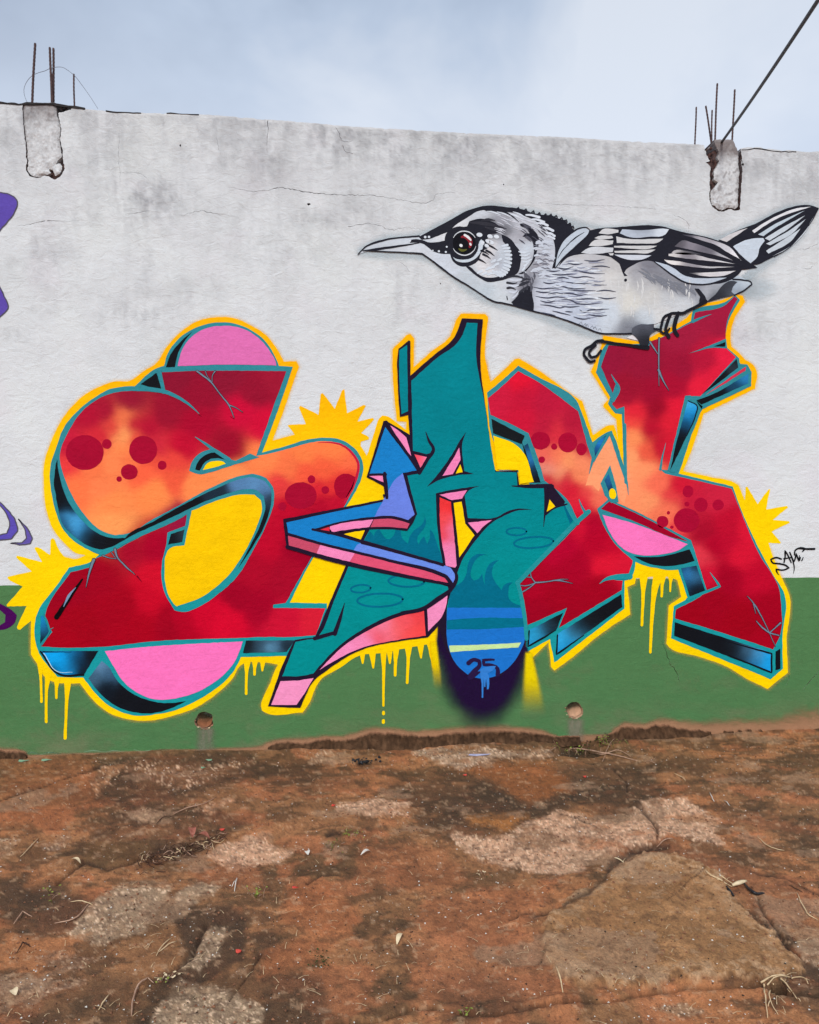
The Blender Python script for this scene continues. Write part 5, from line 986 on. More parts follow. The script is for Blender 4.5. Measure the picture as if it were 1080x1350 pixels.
# wavy breast feathers
random.seed(12)
wl = ['741,357 752,356.4 764,358 778,360.6 797,361', '748,364 760,366 770,365 784,367', '740,370.6 752,373 768,374 786,375.6 800,376', '733,376 745,379 758,381 772,380', '748,382 762,383.6 785,383.4', '740,387 752,387 764,389.4 775,388', '740,395.6 752,396 762,400.6 775,401.2 790,400', '764,408.6 771,412 776,409.4 786,408.6 803,407.4', '745,411 755,411.4', '703,378.6 715,381 728,380 740,381.6', '706,391 722,393 735,391.6 748,394', '733,352.6 745,355 756,351.6', '770,343.4 780,344.6 797,342.4', '728,362 742,362.6 756,361.4', '712,402 724,403 738,406 748,404', '716,372 722,374 732,373', '722,388 734,386.4 742,388', '712,396.6 722,399 732,397', '748,347 758,349 768,347.6', '760,395 772,394 786,394.6', '706,384 716,386 726,385', '740,404 752,405 764,404', '728,410 740,413 752,416', '756,418 768,421 778,420', '720,357 730,358 738,356.6', '780,352 794,351 804,353', '786,384 798,383 812,385', '776,415 790,417 800,416', '734,366.6 742,366 750,368', '712,412 722,414 732,416', '788,392 800,394 812,392.6']
strokes('feather_line', [(s, [.5, 1.5, 1.7, 1.3, .4]) for s in wl], (66, 70, 88), 9.1, bird)
wl2 = []
for k in range(150):
    x = random.uniform(712, 782); y = random.uniform(345, 425)
    if y > 400 + (x - 712) * .32 or (x < 735 and y < 358): continue
    wl2.append((f'{x:.1f},{y:.1f} {x+6:.1f},{y+random.uniform(-1,1.4):.1f} {x+random.uniform(12,20):.1f},{y+random.uniform(-1.4,1):.1f}', [.4, random.uniform(1, 2.2), .4]))
strokes('feather_line', wl2[::2], (150, 156, 176), 8.4, bird); strokes('feather_light', wl2[1::2], (220, 228, 236), 8.6, bird)
strokes('feather_line', [(f'{x:.1f},{430 + (x-770)*.33:.1f} {x+3:.1f},{427 + (x-770)*.33:.1f} {x+5:.1f},{431.5 + (x-770)*.33:.1f}', [.4, random.uniform(.5, 1.3), .3]) for x in (763, 768.5, 771, 778, 781.6, 788)], (110, 114, 126), 9.1, bird)
B('paint_drip', ell(824.4, 369.6, 2, 2), BK, 9.4)
# legs and feet gripping the letter
B('leg', '915,380.6 920.6,381 926,387 929,391 930.6,398.5 923,403.5 921,398 922.6,391 919,386', BK, 15, 40)
B('leg', '832.6,433.7 838,430 845,427.6 853,428 861.6,427.4 861.4,433.4 868,434.4 861,438 856.7,441.6 855.6,447 855,452.6 851,460 845,457.6 840,447.6 836,443 832.6,441', [(838,434,(90,94,104)),(850,431,(96,100,112)),(845,438,(44,46,54)),(850,450,(36,37,44)),(858,432,(60,62,70))], 15, 40, 4)
strokes('claw', [('929,398 918,404.6 908,409 900,413.4 893,413.2 884,413.6', [6, 4.6, 4, 4, 4, 3.4]), ('893.6,413 889.8,424 888.6,436 892.6,442.6', [4.6, 5.6, 5.4, 4.6]), ('884,414 879,426 877,436 881,444.6', [3.6, 4, 4, 5]), ('884.5,413.6 876,417.6 871.6,428 871,438 876,440.6 882,433.6', [3, 3.6, 3.6, 3.4, 3, 2.4]), ('868,434.6 862,434', [3, 3]),
   ('853,458.6 842,457.6 828,455.4 812,453.4 794,450.6 788,449.8', [6, 4.6, 4, 3.6, 4, 4]), ('794,449.6 787,450.4 779,456.6 771.6,460.4 769.2,467 773,473 778,477.6 783.6,476', [4, 4.4, 4, 3.6, 3.6, 3.6, 4, 3]), ('785,455.6 779,461 776,466.6 779.4,471.6 785.4,469.8 791.6,462.4', [3, 3.4, 3.4, 3.6, 3.4, 3])], (30, 31, 38), 16.5, bird)
# the white of the wall seen between belly and toes
B('wall_gap', '834,441.4 826,445.6 846.5,450.6 841,446', (222, 220, 222), 8, 40)

# ================================================================== GROUND
def axis_rows():
    ys = [0.25, 0.12, 0.05]; y = 0.02
    while y > CAM.y + 1.2:
        d = y - CAM.y; ys.append(y); y -= d * d / (F_PX * 1.5) * 2.1
    return np.array(ys + [CAM.y + .9, CAM.y + .6, CAM.y + .2, CAM.y - .4, CAM.y - 1.2, CAM.y - 3, CAM.y - 8, CAM.y - 25, CAM.y - 80])
ys = np.concatenate([[120, 60, 25, 10, 4, 1.2, .5], axis_rows()])
us = np.concatenate([[-14, -6, -3, -1.6, -1.15], np.linspace(-.92, 1.04, 860), [1.2, 1.7, 3, 6, 14]])    # x / distance: a fan, finer near the viewer
D = np.maximum(np.abs(ys - CAM.y), 1.6)
X = us[None, :] * D[:, None] * (1 + 0 * us[None, :]); Y = np.repeat(ys[:, None], len(us), 1)
PX, PY = px_of(X, Y, np.zeros_like(X))
far = (Y > .05) | (Y < CAM.y + 1.0)
PX = np.where(far, X * 100, PX); PY = np.where(far, 1500 + Y * 30, PY)
wx = 9 * (fbm(X * 5, Y * 5, 4) - .5) * 2 + 3 * (fbm(X * 40, Y * 40, 3) - .5); wy = 5 * (fbm(X * 5 + 31, Y * 5 + 7, 4) - .5) * 2 + 2.4 * (fbm(X * 40 + 5, Y * 40, 3) - .5)
QX, QY = PX + wx, PY + wy
H = .05 * (fbm(X * .9, Y * .9, 3) - .5) + .03 * (fbm(X * 4, Y * 4, 4, .55) - .5) + .012 * (fbm(X * 19, Y * 19, 4, .6) - .5) + .003 * (fbm(X * 85, Y * 85, 3, .6) - .5)
n_a = fbm(X * 1.6 + 3, Y * 2.4, 5, .6); n_b = fbm(X * 6 + 13, Y * 8, 5, .62); n_c = fbm(X * 30 + 2, Y * 36, 4, .65); n_d = fbm(X * 120, Y * 130, 3, .7)
col = np.zeros(X.shape + (3,))
def put(c, m): 
    global col
    col = col * (1 - m[..., None]) + lin(c) * m[..., None]
put((150, 108, 76), np.ones(X.shape))
put((166, 110, 74), sstep(.50, .64, n_a) * .6)
put((128, 94, 66), sstep(.48, .60, 1 - n_a) * .8)
put((84, 62, 44), sstep(.52, .57, n_b) * .7)
put((70, 56, 40), sstep(.54, .58, fbm(X * 2.2 + 60, Y * 5.5 + 9, 6, .68)) * .6)
put((176, 112, 78), sstep(.56, .66, fbm(X * 5 + 40, Y * 7 + 3, 4, .6)) * .5)
def mask(s, soft=3.0):
    P = np.array(pts(s)); m = np.zeros(X.shape); ex = 10 * (fbm(X * 16 + 4, Y * 22, 4, .68) - .5); x0, y0 = P.min(0) - 30; x1, y1 = P.max(0) + 30
    sel = (PX > x0) & (PX < x1) & (PY > y0) & (PY < y1) & ~far
    m[sel] = sstep(-soft, soft, sdist(P, QX[sel], QY[sel]) + ex[sel] * min(1.6, soft / 2.4) + 3 * (n_d[sel] - .5) * 2); return m
def patch(s, c, a=1.0, dh=0.0, soft=3.0, pit=None):
    global H
    m = mask(s, soft)
    if pit: m = m * (.30 + .70 * sstep(.34, .52, fbm(X * 8 + 21, Y * 12 + 4, 5, .62)))
    put(c, m * a); H = H + dh * m
    if pit: 
        q = sstep(.54, .62, fbm(X * 38 + Y * 30, Y * 85 - X * 20, 4, .65)) * m
        put(pit, q * .6); H = H - .001 * q
        q = sstep(.60, .7, n_d) * m; put((228, 204, 182), q * .6)
    return m
# dark damp earth and moss
for s, a in (('600,1030 720,1022 770,1050 740,1075 700,1085 660,1105 620,1090 560,1070 500,1030', .62), ('780,1000 860,1010 880,1050 830,1080 790,1080 740,1050 720,1010', .55), ('130,1000 330,990 350,1020 260,1050 180,1062 120,1055', .6),
             ('0,1160 60,1165 120,1190 100,1230 30,1235 0,1210', .6), ('225,1200 300,1195 330,1215 320,1265 270,1290 215,1300 240,1260', .72), ('200,1300 330,1275 420,1290 450,1350 340,1360 180,1350', .45), ('0,1290 120,1280 180,1300 200,1350 0,1350', .4),
             ('560,1290 640,1280 700,1310 690,1345 600,1345', .45), ('340,1000 440,1010 480,1030 420,1045 350,1035', .45), ('170,1060 300,1070 320,1085 250,1130 130,1145 90,1125', .45), ('940,1060 1080,1090 1080,1110 960,1085', .4), ('1010,1280 1090,1270 1090,1320 1020,1320', .6),
             ('330,1235 372,1228 365,1262 340,1268', .6), ('540,1065 600,1075 640,1100 640,1130 600,1110 560,1090', .5), ('1000,1195 1045,1235 1050,1262 1020,1250 985,1205', .6), ('820,1110 880,1112 935,1130 930,1140 880,1128 820,1125', .6)):
    patch(s, (60, 48, 38), min(.85, a * 1.2), -.004, 8)
for s, c, a in (('380,1170 430,1165 470,1200 460,1240 410,1240 365,1220', (168, 104, 68), .5), ('350,1255 410,1235 440,1250 400,1280 340,1290', (168, 104, 68), .5), ('560,1180 680,1170 720,1190 680,1250 600,1260 540,1230', (164, 104, 72), .55), ('480,1110 590,1120 620,1160 560,1180 470,1160', (160, 102, 70), .5),
                ('600,1010 720,1000 760,1040 700,1060 650,1030', (158, 98, 56), .6), ('860,1110 1080,1170 1080,1230 1000,1200 930,1150', (148, 98, 70), .6), ('540,1240 720,1230 760,1310 640,1320 560,1300', (162, 106, 76), .5), ('250,1150 340,1130 350,1170 260,1172', (156, 102, 72), .6), ('620,1080 700,1077 660,1098', (172, 116, 66), .8),
                ('850,1180 1000,1230 1010,1290 900,1290 800,1260', (122, 88, 56), .5), ('880,1185 960,1230 980,1200 900,1160', (160, 106, 74), .4), ('120,1105 200,1108 230,1130 160,1150 100,1140', (104, 78, 52), .7), ('0,1000 120,1000 130,1060 60,1090 0,1090', (146, 92, 60), .5), ('330,1100 352,1098 340,1128 316,1130', (196, 138, 104), .7)):
    patch(s, c, a, .002, 8)
# olive slab of screed at the right, worn at its edge
SLAB = '712,1232 730,1205 790,1165 822,1142 850,1132 900,1132 950,1160 990,1210 1050,1270 1058,1288 1020,1300 930,1296 880,1302 830,1310 770,1300 735,1290 715,1260'
m = patch(SLAB, (148, 112, 78), .88, .018, 4)
e = m * (1 - mask('730,1232 750,1215 800,1180 850,1150 900,1152 940,1180 980,1225 1030,1275 930,1278 830,1288 770,1278 740,1262', 10))
put((202, 172, 144), e * sstep(.42, .58, n_c) * .6)
put((112, 84, 56), m * sstep(.55, .62, n_c) * .5)
put((178, 136, 98), m * sstep(.58, .68, n_b) * .5)
PK = (202, 164, 140); GY = (156, 136, 116)
PT = [('680,1090 735,1071 791,1082 828,1082 839,1067 858,1053 902,1054 947,1082 944,1097 958,1114 925,1112 887,1101 865,1112 821,1123 776,1134 773,1152 735,1156 680,1145 632,1130 606,1119 592,1098 602,1096 636,1108 673,1100 690,1092', PK),
      ('89,1234 111,1200 140,1180 163,1167 190,1163 215,1165 226,1175 211,1204 192,1227 133,1245', GY), ('231,1182 252,1165 289,1171 274,1190 237,1197', GY), ('270,1130 290,1115 322,1104 360,1112 393,1115 370,1138 307,1149', PK),
      ('244,1264 274,1230 300,1225 285,1256 259,1278 233,1275', GY), ('-10,1105 25,1107 18,1125 -10,1128', GY), ('55,1112 92,1097 96,1107 67,1119', (150, 126, 110)), ('207,1330 237,1293 281,1297 348,1330 340,1360 200,1360', GY),
      ('48,1264 85,1252 126,1267 93,1286', (150, 118, 98)), ('-10,1300 48,1290 110,1300 90,1310 -10,1312', (150, 118, 98)), ('545,987 600,984 690,989 740,984 735,994 650,1000 610,1012 570,1002', (186, 158, 138)), ('450,1060 500,1050 538,1055 538,1074 500,1078 452,1070', PK),
      ('1048,1238 1090,1228 1090,1278 1055,1268', GY), ('420,990 455,988 440,1004 405,1005', (170, 138, 116)), ('120,1030 135,1012 170,1008 130,1045', (168, 124, 92)), ('690,985 760,982 770,990 700,998', (166, 128, 104)), ('165,1070 210,1068 212,1075 180,1077', (210, 176, 148)), ('255,1068 275,1060 300,1052 310,1056 280,1070', (196, 150, 120)), ('860,1330 900,1322 930,1335 900,1345', (150, 120, 96)), ('145,1012 300,1005 340,1000 330,1012 250,1040', (132, 96, 70))]
for s, c in PT: patch(s, c, .88, .0015, 2.6, (108, 88, 76))
# random flakes of concrete showing through
q = sstep(.625, .66, fbm(X * 3.2 + 77, Y * 5 + 20, 5, .62)); put((150, 124, 104), q * .55)
q = sstep(.66, .70, n_c); put((188, 158, 132), q * .35)
q = sstep(.60, .72, 1 - n_c); put((70, 50, 38), q * .45)
col *= (.66 + .68 * n_d)[..., None] * (.80 + .40 * fbm(X * 12, Y * 15, 4, .6))[..., None]
col = col * np.array([1.15, 1.06, .90])
# cracks and washed-out seams
for s, w, dep in (('430,1352 470,1350 500,1347 545,1331 575,1333 600,1338 640,1344 690,1338 740,1330 790,1328 850,1312 930,1307 1000,1305 1030,1312 1090,1318', 1.8, .018), ('680,1334 720,1331 760,1330', 1.4, .01), ('75,1165 110,1135 140,1146 165,1141 190,1128 215,1118 250,1122 285,1108', 2.6, .014), ('845,1064 855,1080 866,1094 867,1108', 2.0, .012), ('812,1012 822,1028 830,1048', 1.2, .008),
                  ('222,1280 250,1262 262,1240 272,1222', 2.6, .012), ('705,1212 740,1200 775,1185 795,1165 808,1140 850,1122 880,1118', 4, .008), ('0,1060 80,1030 130,1012', 1.3, .006), ('405,1165 425,1155 440,1152 452,1156', 1.8, .01), ('675,1212 700,1208', 1.8, .008), ('430,1102 440,1098 446,1100', 2, .008), ('880,1200 930,1150', .8, .0), ('1000,1185 1030,1240 1060,1270', 1.6, .008), ('300,1320 345,1262', 1.2, .006), ('740,1075 780,1090', .9, .004), ('990,1150 1040,1160 1085,1180', 1.0, .004)):
    P = np.array(pts(s)); sel = (PX > P[:, 0].min() - 20) & (PX < P[:, 0].max() + 20) & (PY > P[:, 1].min() - 20) & (PY < P[:, 1].max() + 20) & ~far
    d = dist_line(P, PX[sel] + wx[sel] * .8, PY[sel] + wy[sel] * .8, False); ww = w * (.3 + 1.5 * n_b[sel])
    mm = np.exp(-(d / ww) ** 2); H[sel] -= dep * mm
    col[sel] = col[sel] * (1 - .75 * mm[:, None]) + lin((44, 30, 22)) * .75 * mm[:, None]
    H[sel] += .006 * np.exp(-((d - 4 * w) / (3 * w)) ** 2)
# hollow washed out under the second drain, pit at the lower right
for (cx, cy, rx, ry, dp) in ((768, 985, 42, 11, .05), (1024, 1308, 14, 9, .06), (480, 1005, 14, 6, .012)):
    d = np.hypot((QX - cx) / rx, (QY - cy) / ry); mm = (1 - sstep(.5, 1.1, d)) * ~far; H -= dp * mm; put((32, 26, 16), mm * .8)
# soil heaps a little against the foot of the wall
H = H + .02 * np.exp(-np.clip(-Y, 0, 9) / .05) * (fbm(X * 3, Y * 0 + 2, 3) - .2) * (Y < .02)
H = np.where(far & (np.abs(Y) > 1), H * .3, H)
nr, nc = X.shape
V = np.stack([X, Y, H], -1).reshape(-1, 3)
i = np.arange(nr - 1)[:, None] * nc + np.arange(nc - 1)[None, :]
F = np.stack([i, i + nc, i + nc + 1, i + 1], -1).reshape(-1, 4)
me = bpy.data.meshes.new('ground')
me.vertices.add(len(V)); me.vertices.foreach_set('co', V.astype(np.float32).ravel())
me.loops.add(F.size); me.loops.foreach_set('vertex_index', F.astype(np.int32).ravel())
me.polygons.add(len(F)); me.polygons.foreach_set('loop_start', np.arange(0, F.size, 4, dtype=np.int32)); me.polygons.foreach_set('loop_total', np.full(len(F), 4, np.int32))
me.polygons.foreach_set('use_smooth', np.ones(len(F), bool))
me.update(calc_edges=True); me.validate()
ca = me.color_attributes.new('Col', 'FLOAT_COLOR', 'POINT'); cc = np.ones((len(V), 4), np.float32); cc[:, :3] = np.clip(col.reshape(-1, 3), 0, 1); ca.data.foreach_set('color', cc.ravel())
m, t, b = newmat('red_earth')
at = t.nodes.new('ShaderNodeAttribute'); at.attribute_name = 'Col'; g = t.nodes.new('ShaderNodeNewGeometry')
def gn(sc, det, ro):
    n = t.nodes.new('ShaderNodeTexNoise'); n.inputs['Scale'].default_value = sc; n.inputs['Detail'].default_value = det; n.inputs['Roughness'].default_value = ro
    t.links.new(g.outputs['Position'], n.inputs['Vector']); return n.outputs['Fac']
f1 = gn(160, 5, .75); f2 = gn(24, 6, .7)
fac = mathn(t, 'ADD', mathn(t, 'MULTIPLY', f1, 1.3), mathn(t, 'MULTIPLY', f2, .9)); fac = mathn(t, 'ADD', fac, .06)
mu = t.nodes.new('ShaderNodeVectorMath'); mu.operation = 'SCALE'; t.links.new(at.outputs['Color'], mu.inputs[0]); t.links.new(fac, mu.inputs['Scale'])
fl = ramp(t, gn(230, 2, .6), [(.70, (0, 0, 0)), (.74, (1, 1, 1))]).outputs[0]
cfin = mixc(t, mathn(t, 'MULTIPLY', fl, .55), mu.outputs[0], tuple(lin((205, 180, 155))))
dk = ramp(t, gn(75, 4, .7), [(.30, (1, 1, 1)), (.40, (0, 0, 0))]).outputs[0]
cfin = mixc(t, mathn(t, 'MULTIPLY', dk, .6), cfin, tuple(lin((58, 42, 32))))
t.links.new(cfin, b.inputs['Base Color'])
bp = t.nodes.new('ShaderNodeBump'); bp.inputs['Strength'].default_value = .9; bp.inputs['Distance'].default_value = .008
t.links.new(mathn(t, 'ADD', f1, mathn(t, 'MULTIPLY', f2, 1.5)), bp.inputs['Height']); t.links.new(bp.outputs[0], b.inputs['Normal'])
b.inputs['Roughness'].default_value = .78; b.inputs['Specular IOR Level'].default_value = .35
me.materials.append(m)
ground = link(bpy.data.objects.new('ground', me), kind='structure')
from mathutils.bvhtree import BVHTree
bvh = BVHTree.FromPolygons([tuple(v) for v in V[::1]], F.tolist()) if False else None
Hn = H
def hz(x, y):                                # height of the ground at a place
    j = int(np.argmin(np.abs(ys - y))); u = x / max(abs(ys[j] - CAM.y), 1.6); k = int(np.argmin(np.abs(us - u))); return float(H[j, k])
def GP(px_, py_, up=0.0):
    p = G(px_, py_); z = hz(p.x, p.y); p = G(px_, py_, z); return Vector((p.x, p.y, z + up))

# ------------------------------------------------------------------ caked mud and painted contact shade where wall meets ground (part of the wall)
mtop = pts('-60,986 0,989 22,990 34,993 40,998 60,997.6 120,996 200,993.5 270,990.5 325,988 336,988 352,984 375,978 400,979 430,974 452,975 470,971 492,965 525,967 560,970 600,965 640,963.5 680,964 712,967 736,971 745,970 770,971 800,969 808,965 822,957.5 850,959.5 866,955 880,956 896,960 915,962 940,964 985,962 1020,963 1060,961 1140,958')  # thin low stretches put in as a dark contact shade
mc = curve(mtop, 40, False, 1.6, 0); V = []; F = []; cc = []
for k, (a, b_) in enumerate(mc):
    b2 = b_ + 6.5 * (fbm(np.array([a * .16]), np.array([3.]), 5, .75)[0] - .5)
    p = W(a, b2); zt = max(p.z, -.02); flat = zt < .012
    for j in range(9):
        s = j / 8; nz = fbm(np.array([a * .13 + 5]), np.array([s * 3.2]), 3, .6)[0] - .5
        dep = (.002 if j == 0 else .012 + .05 * s * s) + (0 if j == 0 else .030 * nz)
        z = zt * (1 - s) + (-.035) * s
        V.append(Vector((p.x + .004 * nz, -dep if not flat else .01, z - (0 if not flat else .05)))); q = .72 + .9 * (nz + .2)
        cc.append(lin((86, 62, 44)) * q * (.45 + 1.1 * vnoise(np.array([a * .4]), np.array([s * 5. + a * .13]))[0]) if j else lin((150, 108, 82)))
for k in range(len(mc) - 1):
    for j in range(8): F.append((k * 9 + j, k * 9 + j + 1, k * 9 + 10 + j, k * 9 + 9 + j))
mesh_obj('mud_and_contact_shade', V, F, M_MUD, wall, np.array(cc), smooth=True)
# curled flakes of green paint lying at the foot
def chip(name, px_, py_, w, h, mat, **kw):
    c = GP(px_, py_, .004); r = random.uniform(0, 3.1); n = 7; V = []; up = [Vector((0, 0, .003))]
    for k in range(n):
        a = 2 * math.pi * k / n; x = w * math.cos(a) * random.uniform(.7, 1.15); y = h * math.sin(a) * random.uniform(.7, 1.15)
        V.append(Vector((x, y, .003 * math.sin(a * 2 + r)))); 
    V2 = [v + Vector((0, 0, .0035)) for v in V]
    F = [tuple(reversed(range(n))), tuple(range(n, 2 * n))] + [(k, (k + 1) % n, n + (k + 1) % n, n + k) for k in range(n)]
    o = mesh_obj(name, V + V2, F, mat, None, **kw); o.location = c; return o
M_GCHIP = make_simple('green_paint_flake', (110, 150, 118), (150, 185, 155), 40, .7, .3, .003)
for i, (a, b_, w, h, lab) in enumerate(((30, 1004, .035, .012, 'pale green paint flake lying by the mud at the far left of the wall foot'), (61, 1003, .03, .012, 'pale green paint flake below the long yellow drips'), (500, 985, .05, .010, 'long pale green flake on the ground below the two yellow drops'),
      (276, 1003, .022, .009, 'small green flake right below the left drain'), (910, 968, .05, .009, 'thin green flake at the wall foot below the letter W'), (268, 1013, .016, .006, 'tiny green flake in front of the left drain'))):
    chip('paint_flake', a, b_, w, h, M_GCHIP, label=lab, cat='paint flake', group='green paint flakes along the wall')
chip('plaster_flake', 632, 996, .085, .012, M_BLU, label='long lilac-white plaster flake lying near the wall below the dark ball', cat='plaster flake')
for a, b_, lab in ((613, 1023, 'small red chip on the dark earth below the lilac flake'), (440, 1063, 'small red chip left of the middle pale patch'), (389, 1172, 'small red chip on orange mud in the middle left'), (293, 1095, 'small red chip above the pile of roots'), (771, 1025, 'small red chip below the weeds'), (315, 1256, 'red petal-like chip in the lower left')):
    chip('red_chip', a, b_, .012, .008, M_RED, label=lab, cat='chip', group='red chips on the ground')

# ------------------------------------------------------------------ twigs, straws, leaves
def lie(s, r, mat, name, arch=.004, n=5, seed=0, **kw):
    P = curve(pts(s), 60, False, 5, .6); L = len(P); V = [GP(a, b_, r * 1.1) for a, b_ in P]
    for k, v in enumerate(V): v.z += arch * math.sin(math.pi * k / max(1, L - 1))
    c = V[len(V) // 2].copy(); V = [v - c for v in V]; r = r * .72
    o = tube(name, V, [r * (1 - .55 * abs(2 * k / max(1, L - 1) - 1) ** 2) for k in range(L)], mat, None, n=n, **kw); o.location = c; return o
lie('722,992 738,987 748,989 770,991 790,995 815,999 840,1005', .0065, M_TWIG, 'dry_twig', .010, label='long pale twig lying across the weeds below the right drain', cat='twig')
lie('782,994 800,997 812,993 822,994 832,999', .004, M_TWIG, 'dry_twig', .014, label='curved pale twig behind the long one by the weeds', cat='twig')
lie('794,1005 800,992 806,980 812,974', .004, M_TWIG, 'dry_twig', .006, label='short pale twig crossing the long one by the weeds', cat='twig')
lie('852,1003 865,1008', .003, M_TWIG, 'dry_twig', .004, label='thin twig right of the weeds', cat='twig')
lie('27,1130 40,1118 51,1105', .003, M_STRAW, 'dry_straw', label='straight straw left of the root pile, nearest the left edge', cat='straw')
lie('72,1219 100,1213 118,1192', .004, M_TWIG, 'dry_twig', label='bent twig on the left edge of the grey concrete patch', cat='twig')
lie('93,1190 108,1190 122,1194', .003, M_STRAW, 'dry_straw', label='short straw above the grey concrete patch', cat='straw')
lie('173,1342 176,1320 185,1300 195,1292 203,1298', .0045, M_TWIG, 'dry_twig', .006, label='long hooked twig in the bottom left', cat='twig')
lie('130,1333 138,1322 144,1312', .0032, M_STRAW, 'dry_straw', label='straight straw left of the hooked twig', cat='straw')
lie('210,1256 222,1248 233,1242', .003, M_STRAW, 'dry_straw', label='upper straw of the pair in the dark crack at lower left', cat='straw')
lie('206,1262 212,1252 226,1238', .003, M_STRAW, 'dry_straw', label='lower straw of the pair in the dark crack at lower left', cat='straw')
lie('733,1275 738,1290 742,1310', .004, M_STRAW, 'dry_straw', label='straw standing off the lower left corner of the olive slab', cat='straw')
lie('810,1132 824,1140', .0042, M_PLEAF, 'dry_straw', label='thick pale straw above the olive slab', cat='straw')
lie('998,1103 1006,1112 1018,1120 1034,1122', .003, M_STRAW, 'dry_straw', .005, label='curved straw on red earth at the right', cat='straw')
lie('1051,1179 1058,1195 1068,1210 1078,1214', .004, M_STRAW, 'dry_straw', .005, label='long straw near the right edge', cat='straw')
lie('1040,1168 1052,1175 1058,1178', .003, M_DTWIG, 'dry_twig', label='dark twig end above the long straw at the right edge', cat='twig')
lie('866,1118 876,1110 888,1106', .0035, M_TWIG, 'dry_twig', .006, label='bent brown twig at the top of the olive slab', cat='twig')
lie('936,1045 938,1052 942,1058', .004, M_WHT, 'dry_straw', label='white curled straw on the brown earth at the upper right', cat='straw')
lie('955,1056 962,1063', .0035, M_WHT, 'dry_straw', label='short white straw right of the curled one', cat='straw')
lie('888,1020 904,1029', .003, M_STRAW, 'dry_straw', label='short straw below the wall foot under the letter W', cat='straw')
lie('206,1088 214,1080 226,1078', .004, M_DTWIG, 'dry_twig', label='dark twig above the root pile', cat='twig')
lie('228,1075 245,1068 268,1062 285,1052', .004, M_TWIG, 'dry_twig', .006, label='pale twig pointing to the wall above the root pile', cat='twig')
lie('18,1220 30,1205 42,1210', .004, M_TWIG, 'dry_twig', .005, label='bent twig in the dark mud at the left', cat='twig')
lie('22,1258 30,1246 40,1250', .004, M_DTWIG, 'dry_twig', .006, label='dark curled twig at the lower left edge', cat='twig')
lie('926,1145 938,1157 950,1163 960,1168', .0045, M_STRAW, 'dry_straw', .005, label='pale straw leading to the black plastic scrap', cat='straw')
lie('306,1170 312,1162 309,1176', .0035, M_WHT, 'dry_straw', .01, label='white forked straw right of the small grey patch', cat='straw')
# the pile of dead roots
rp = empty('root_pile', GP(225, 1125), label='tangled pile of dark dead roots and straw on the left of the yard', cat='roots')
random.seed(21)
for k in range(120):
    a = random.uniform(178, 292); b0 = 1143 - (a - 178) * .30 + random.gauss(0, 4.5); L = random.uniform(5, 22); an = random.gauss(-.3, .7)
    P = [GP(a + L * t * math.cos(an) + random.uniform(-1.4, 1.4), b0 + L * t * math.sin(an) * .5 + random.uniform(-1, 1), .004 + random.uniform(0, .022)) - rp.location for t in (0, .35, .7, 1)]
    tube('root', P, [.0012, .0019, .0016, .0008], [M_DTWIG, M_DTWIG, M_DTWIG, M_TWIG, M_DTWIG, M_DTWIG, M_STRAW][k % 7], rp, n=4)
# leaves with a folded blade
def leaf(px_, py_, L, wd_, rot, mat, name='fallen_leaf', up=.008, **kw):
    c = GP(px_, py_, up); V = []; F = []; n = 6
    for k in range(n + 1):
        t = k / n; w = wd_ * math.sin(math.pi * min(1, t * .96 + .03)) ** .8; z = .012 * math.sin(t * 3.1) * (L / .05)
        V += [Vector((-w, (t - .5) * L, z + w * .35)), Vector((0, (t - .5) * L, z)), Vector((w, (t - .5) * L, z + w * .35))]
    for k in range(n):
        i = k * 3; F += [(i, i + 1, i + 4, i + 3), (i + 1, i + 2, i + 5, i + 4)]
    o = mesh_obj(name, V, F, mat, None, smooth=True, **kw); o.location = c; o.rotation_euler = (random.uniform(-.2, .35), random.uniform(-.2, .2), rot); return o
leaf(252, 1107, .085, .018, .35, M_RLEAF, label='curled reddish dead leaf on top of the root pile', cat='leaf', up=.03)
leaf(267, 1108, .07, .02, 1.3, M_RLEAF, label='flat brown dead leaf right of the curled reddish leaf', cat='leaf', up=.012)
leaf(527, 1241, .05, .009, -.5, M_PLEAF, label='small pale leaf in the middle of the near ground', cat='leaf')
leaf(100, 1138, .05, .008, 1.2, M_PLEAF, label='pale curled leaf at the left end of the root pile', cat='leaf')
leaf(18, 1312, .03, .012, .8, M_PLEAF, label='pale leaf at the bottom left edge', cat='leaf')
leaf(483, 1128, .06, .009, -1.0, M_WHT, label='white leaf scrap left of the big pale concrete patch', cat='leaf')
leaf(405, 1127, .03, .012, .3, M_WHT, label='white leaf scrap beside the pale pointed patch', cat='leaf')
# black plastic scrap with pale stalks
sc = empty('plastic_scrap', GP(975, 1172), label='torn black plastic scrap with pale stalks on the right of the yard', cat='scrap')
for s, r, mt, nm in (('958,1172 964,1180 968,1185', .010, M_BLK, 'torn_strip'), ('980,1167 988,1176 998,1182 1008,1181', .011, M_BLK, 'torn_strip'), ('966,1172 976,1168 984,1166', .014, M_PLEAF, 'pale_core'), ('944,1150 956,1160 968,1168', .005, M_STRAW, 'stalk'), ('940,1158 955,1165 966,1171', .004, M_STRAW, 'stalk'), ('948,1146 950,1156', .004, M_WHT, 'stalk')):
    P = [GP(a, b_, r) - sc.location for a, b_ in curve(pts(s), 60, False, 3, .4)]
    tube(nm, P, [r * .62 * (.35 + .65 * math.sin(math.pi * (k + .6) / (len(P) + .2))) for k in range(len(P))], mt, sc, n=5)
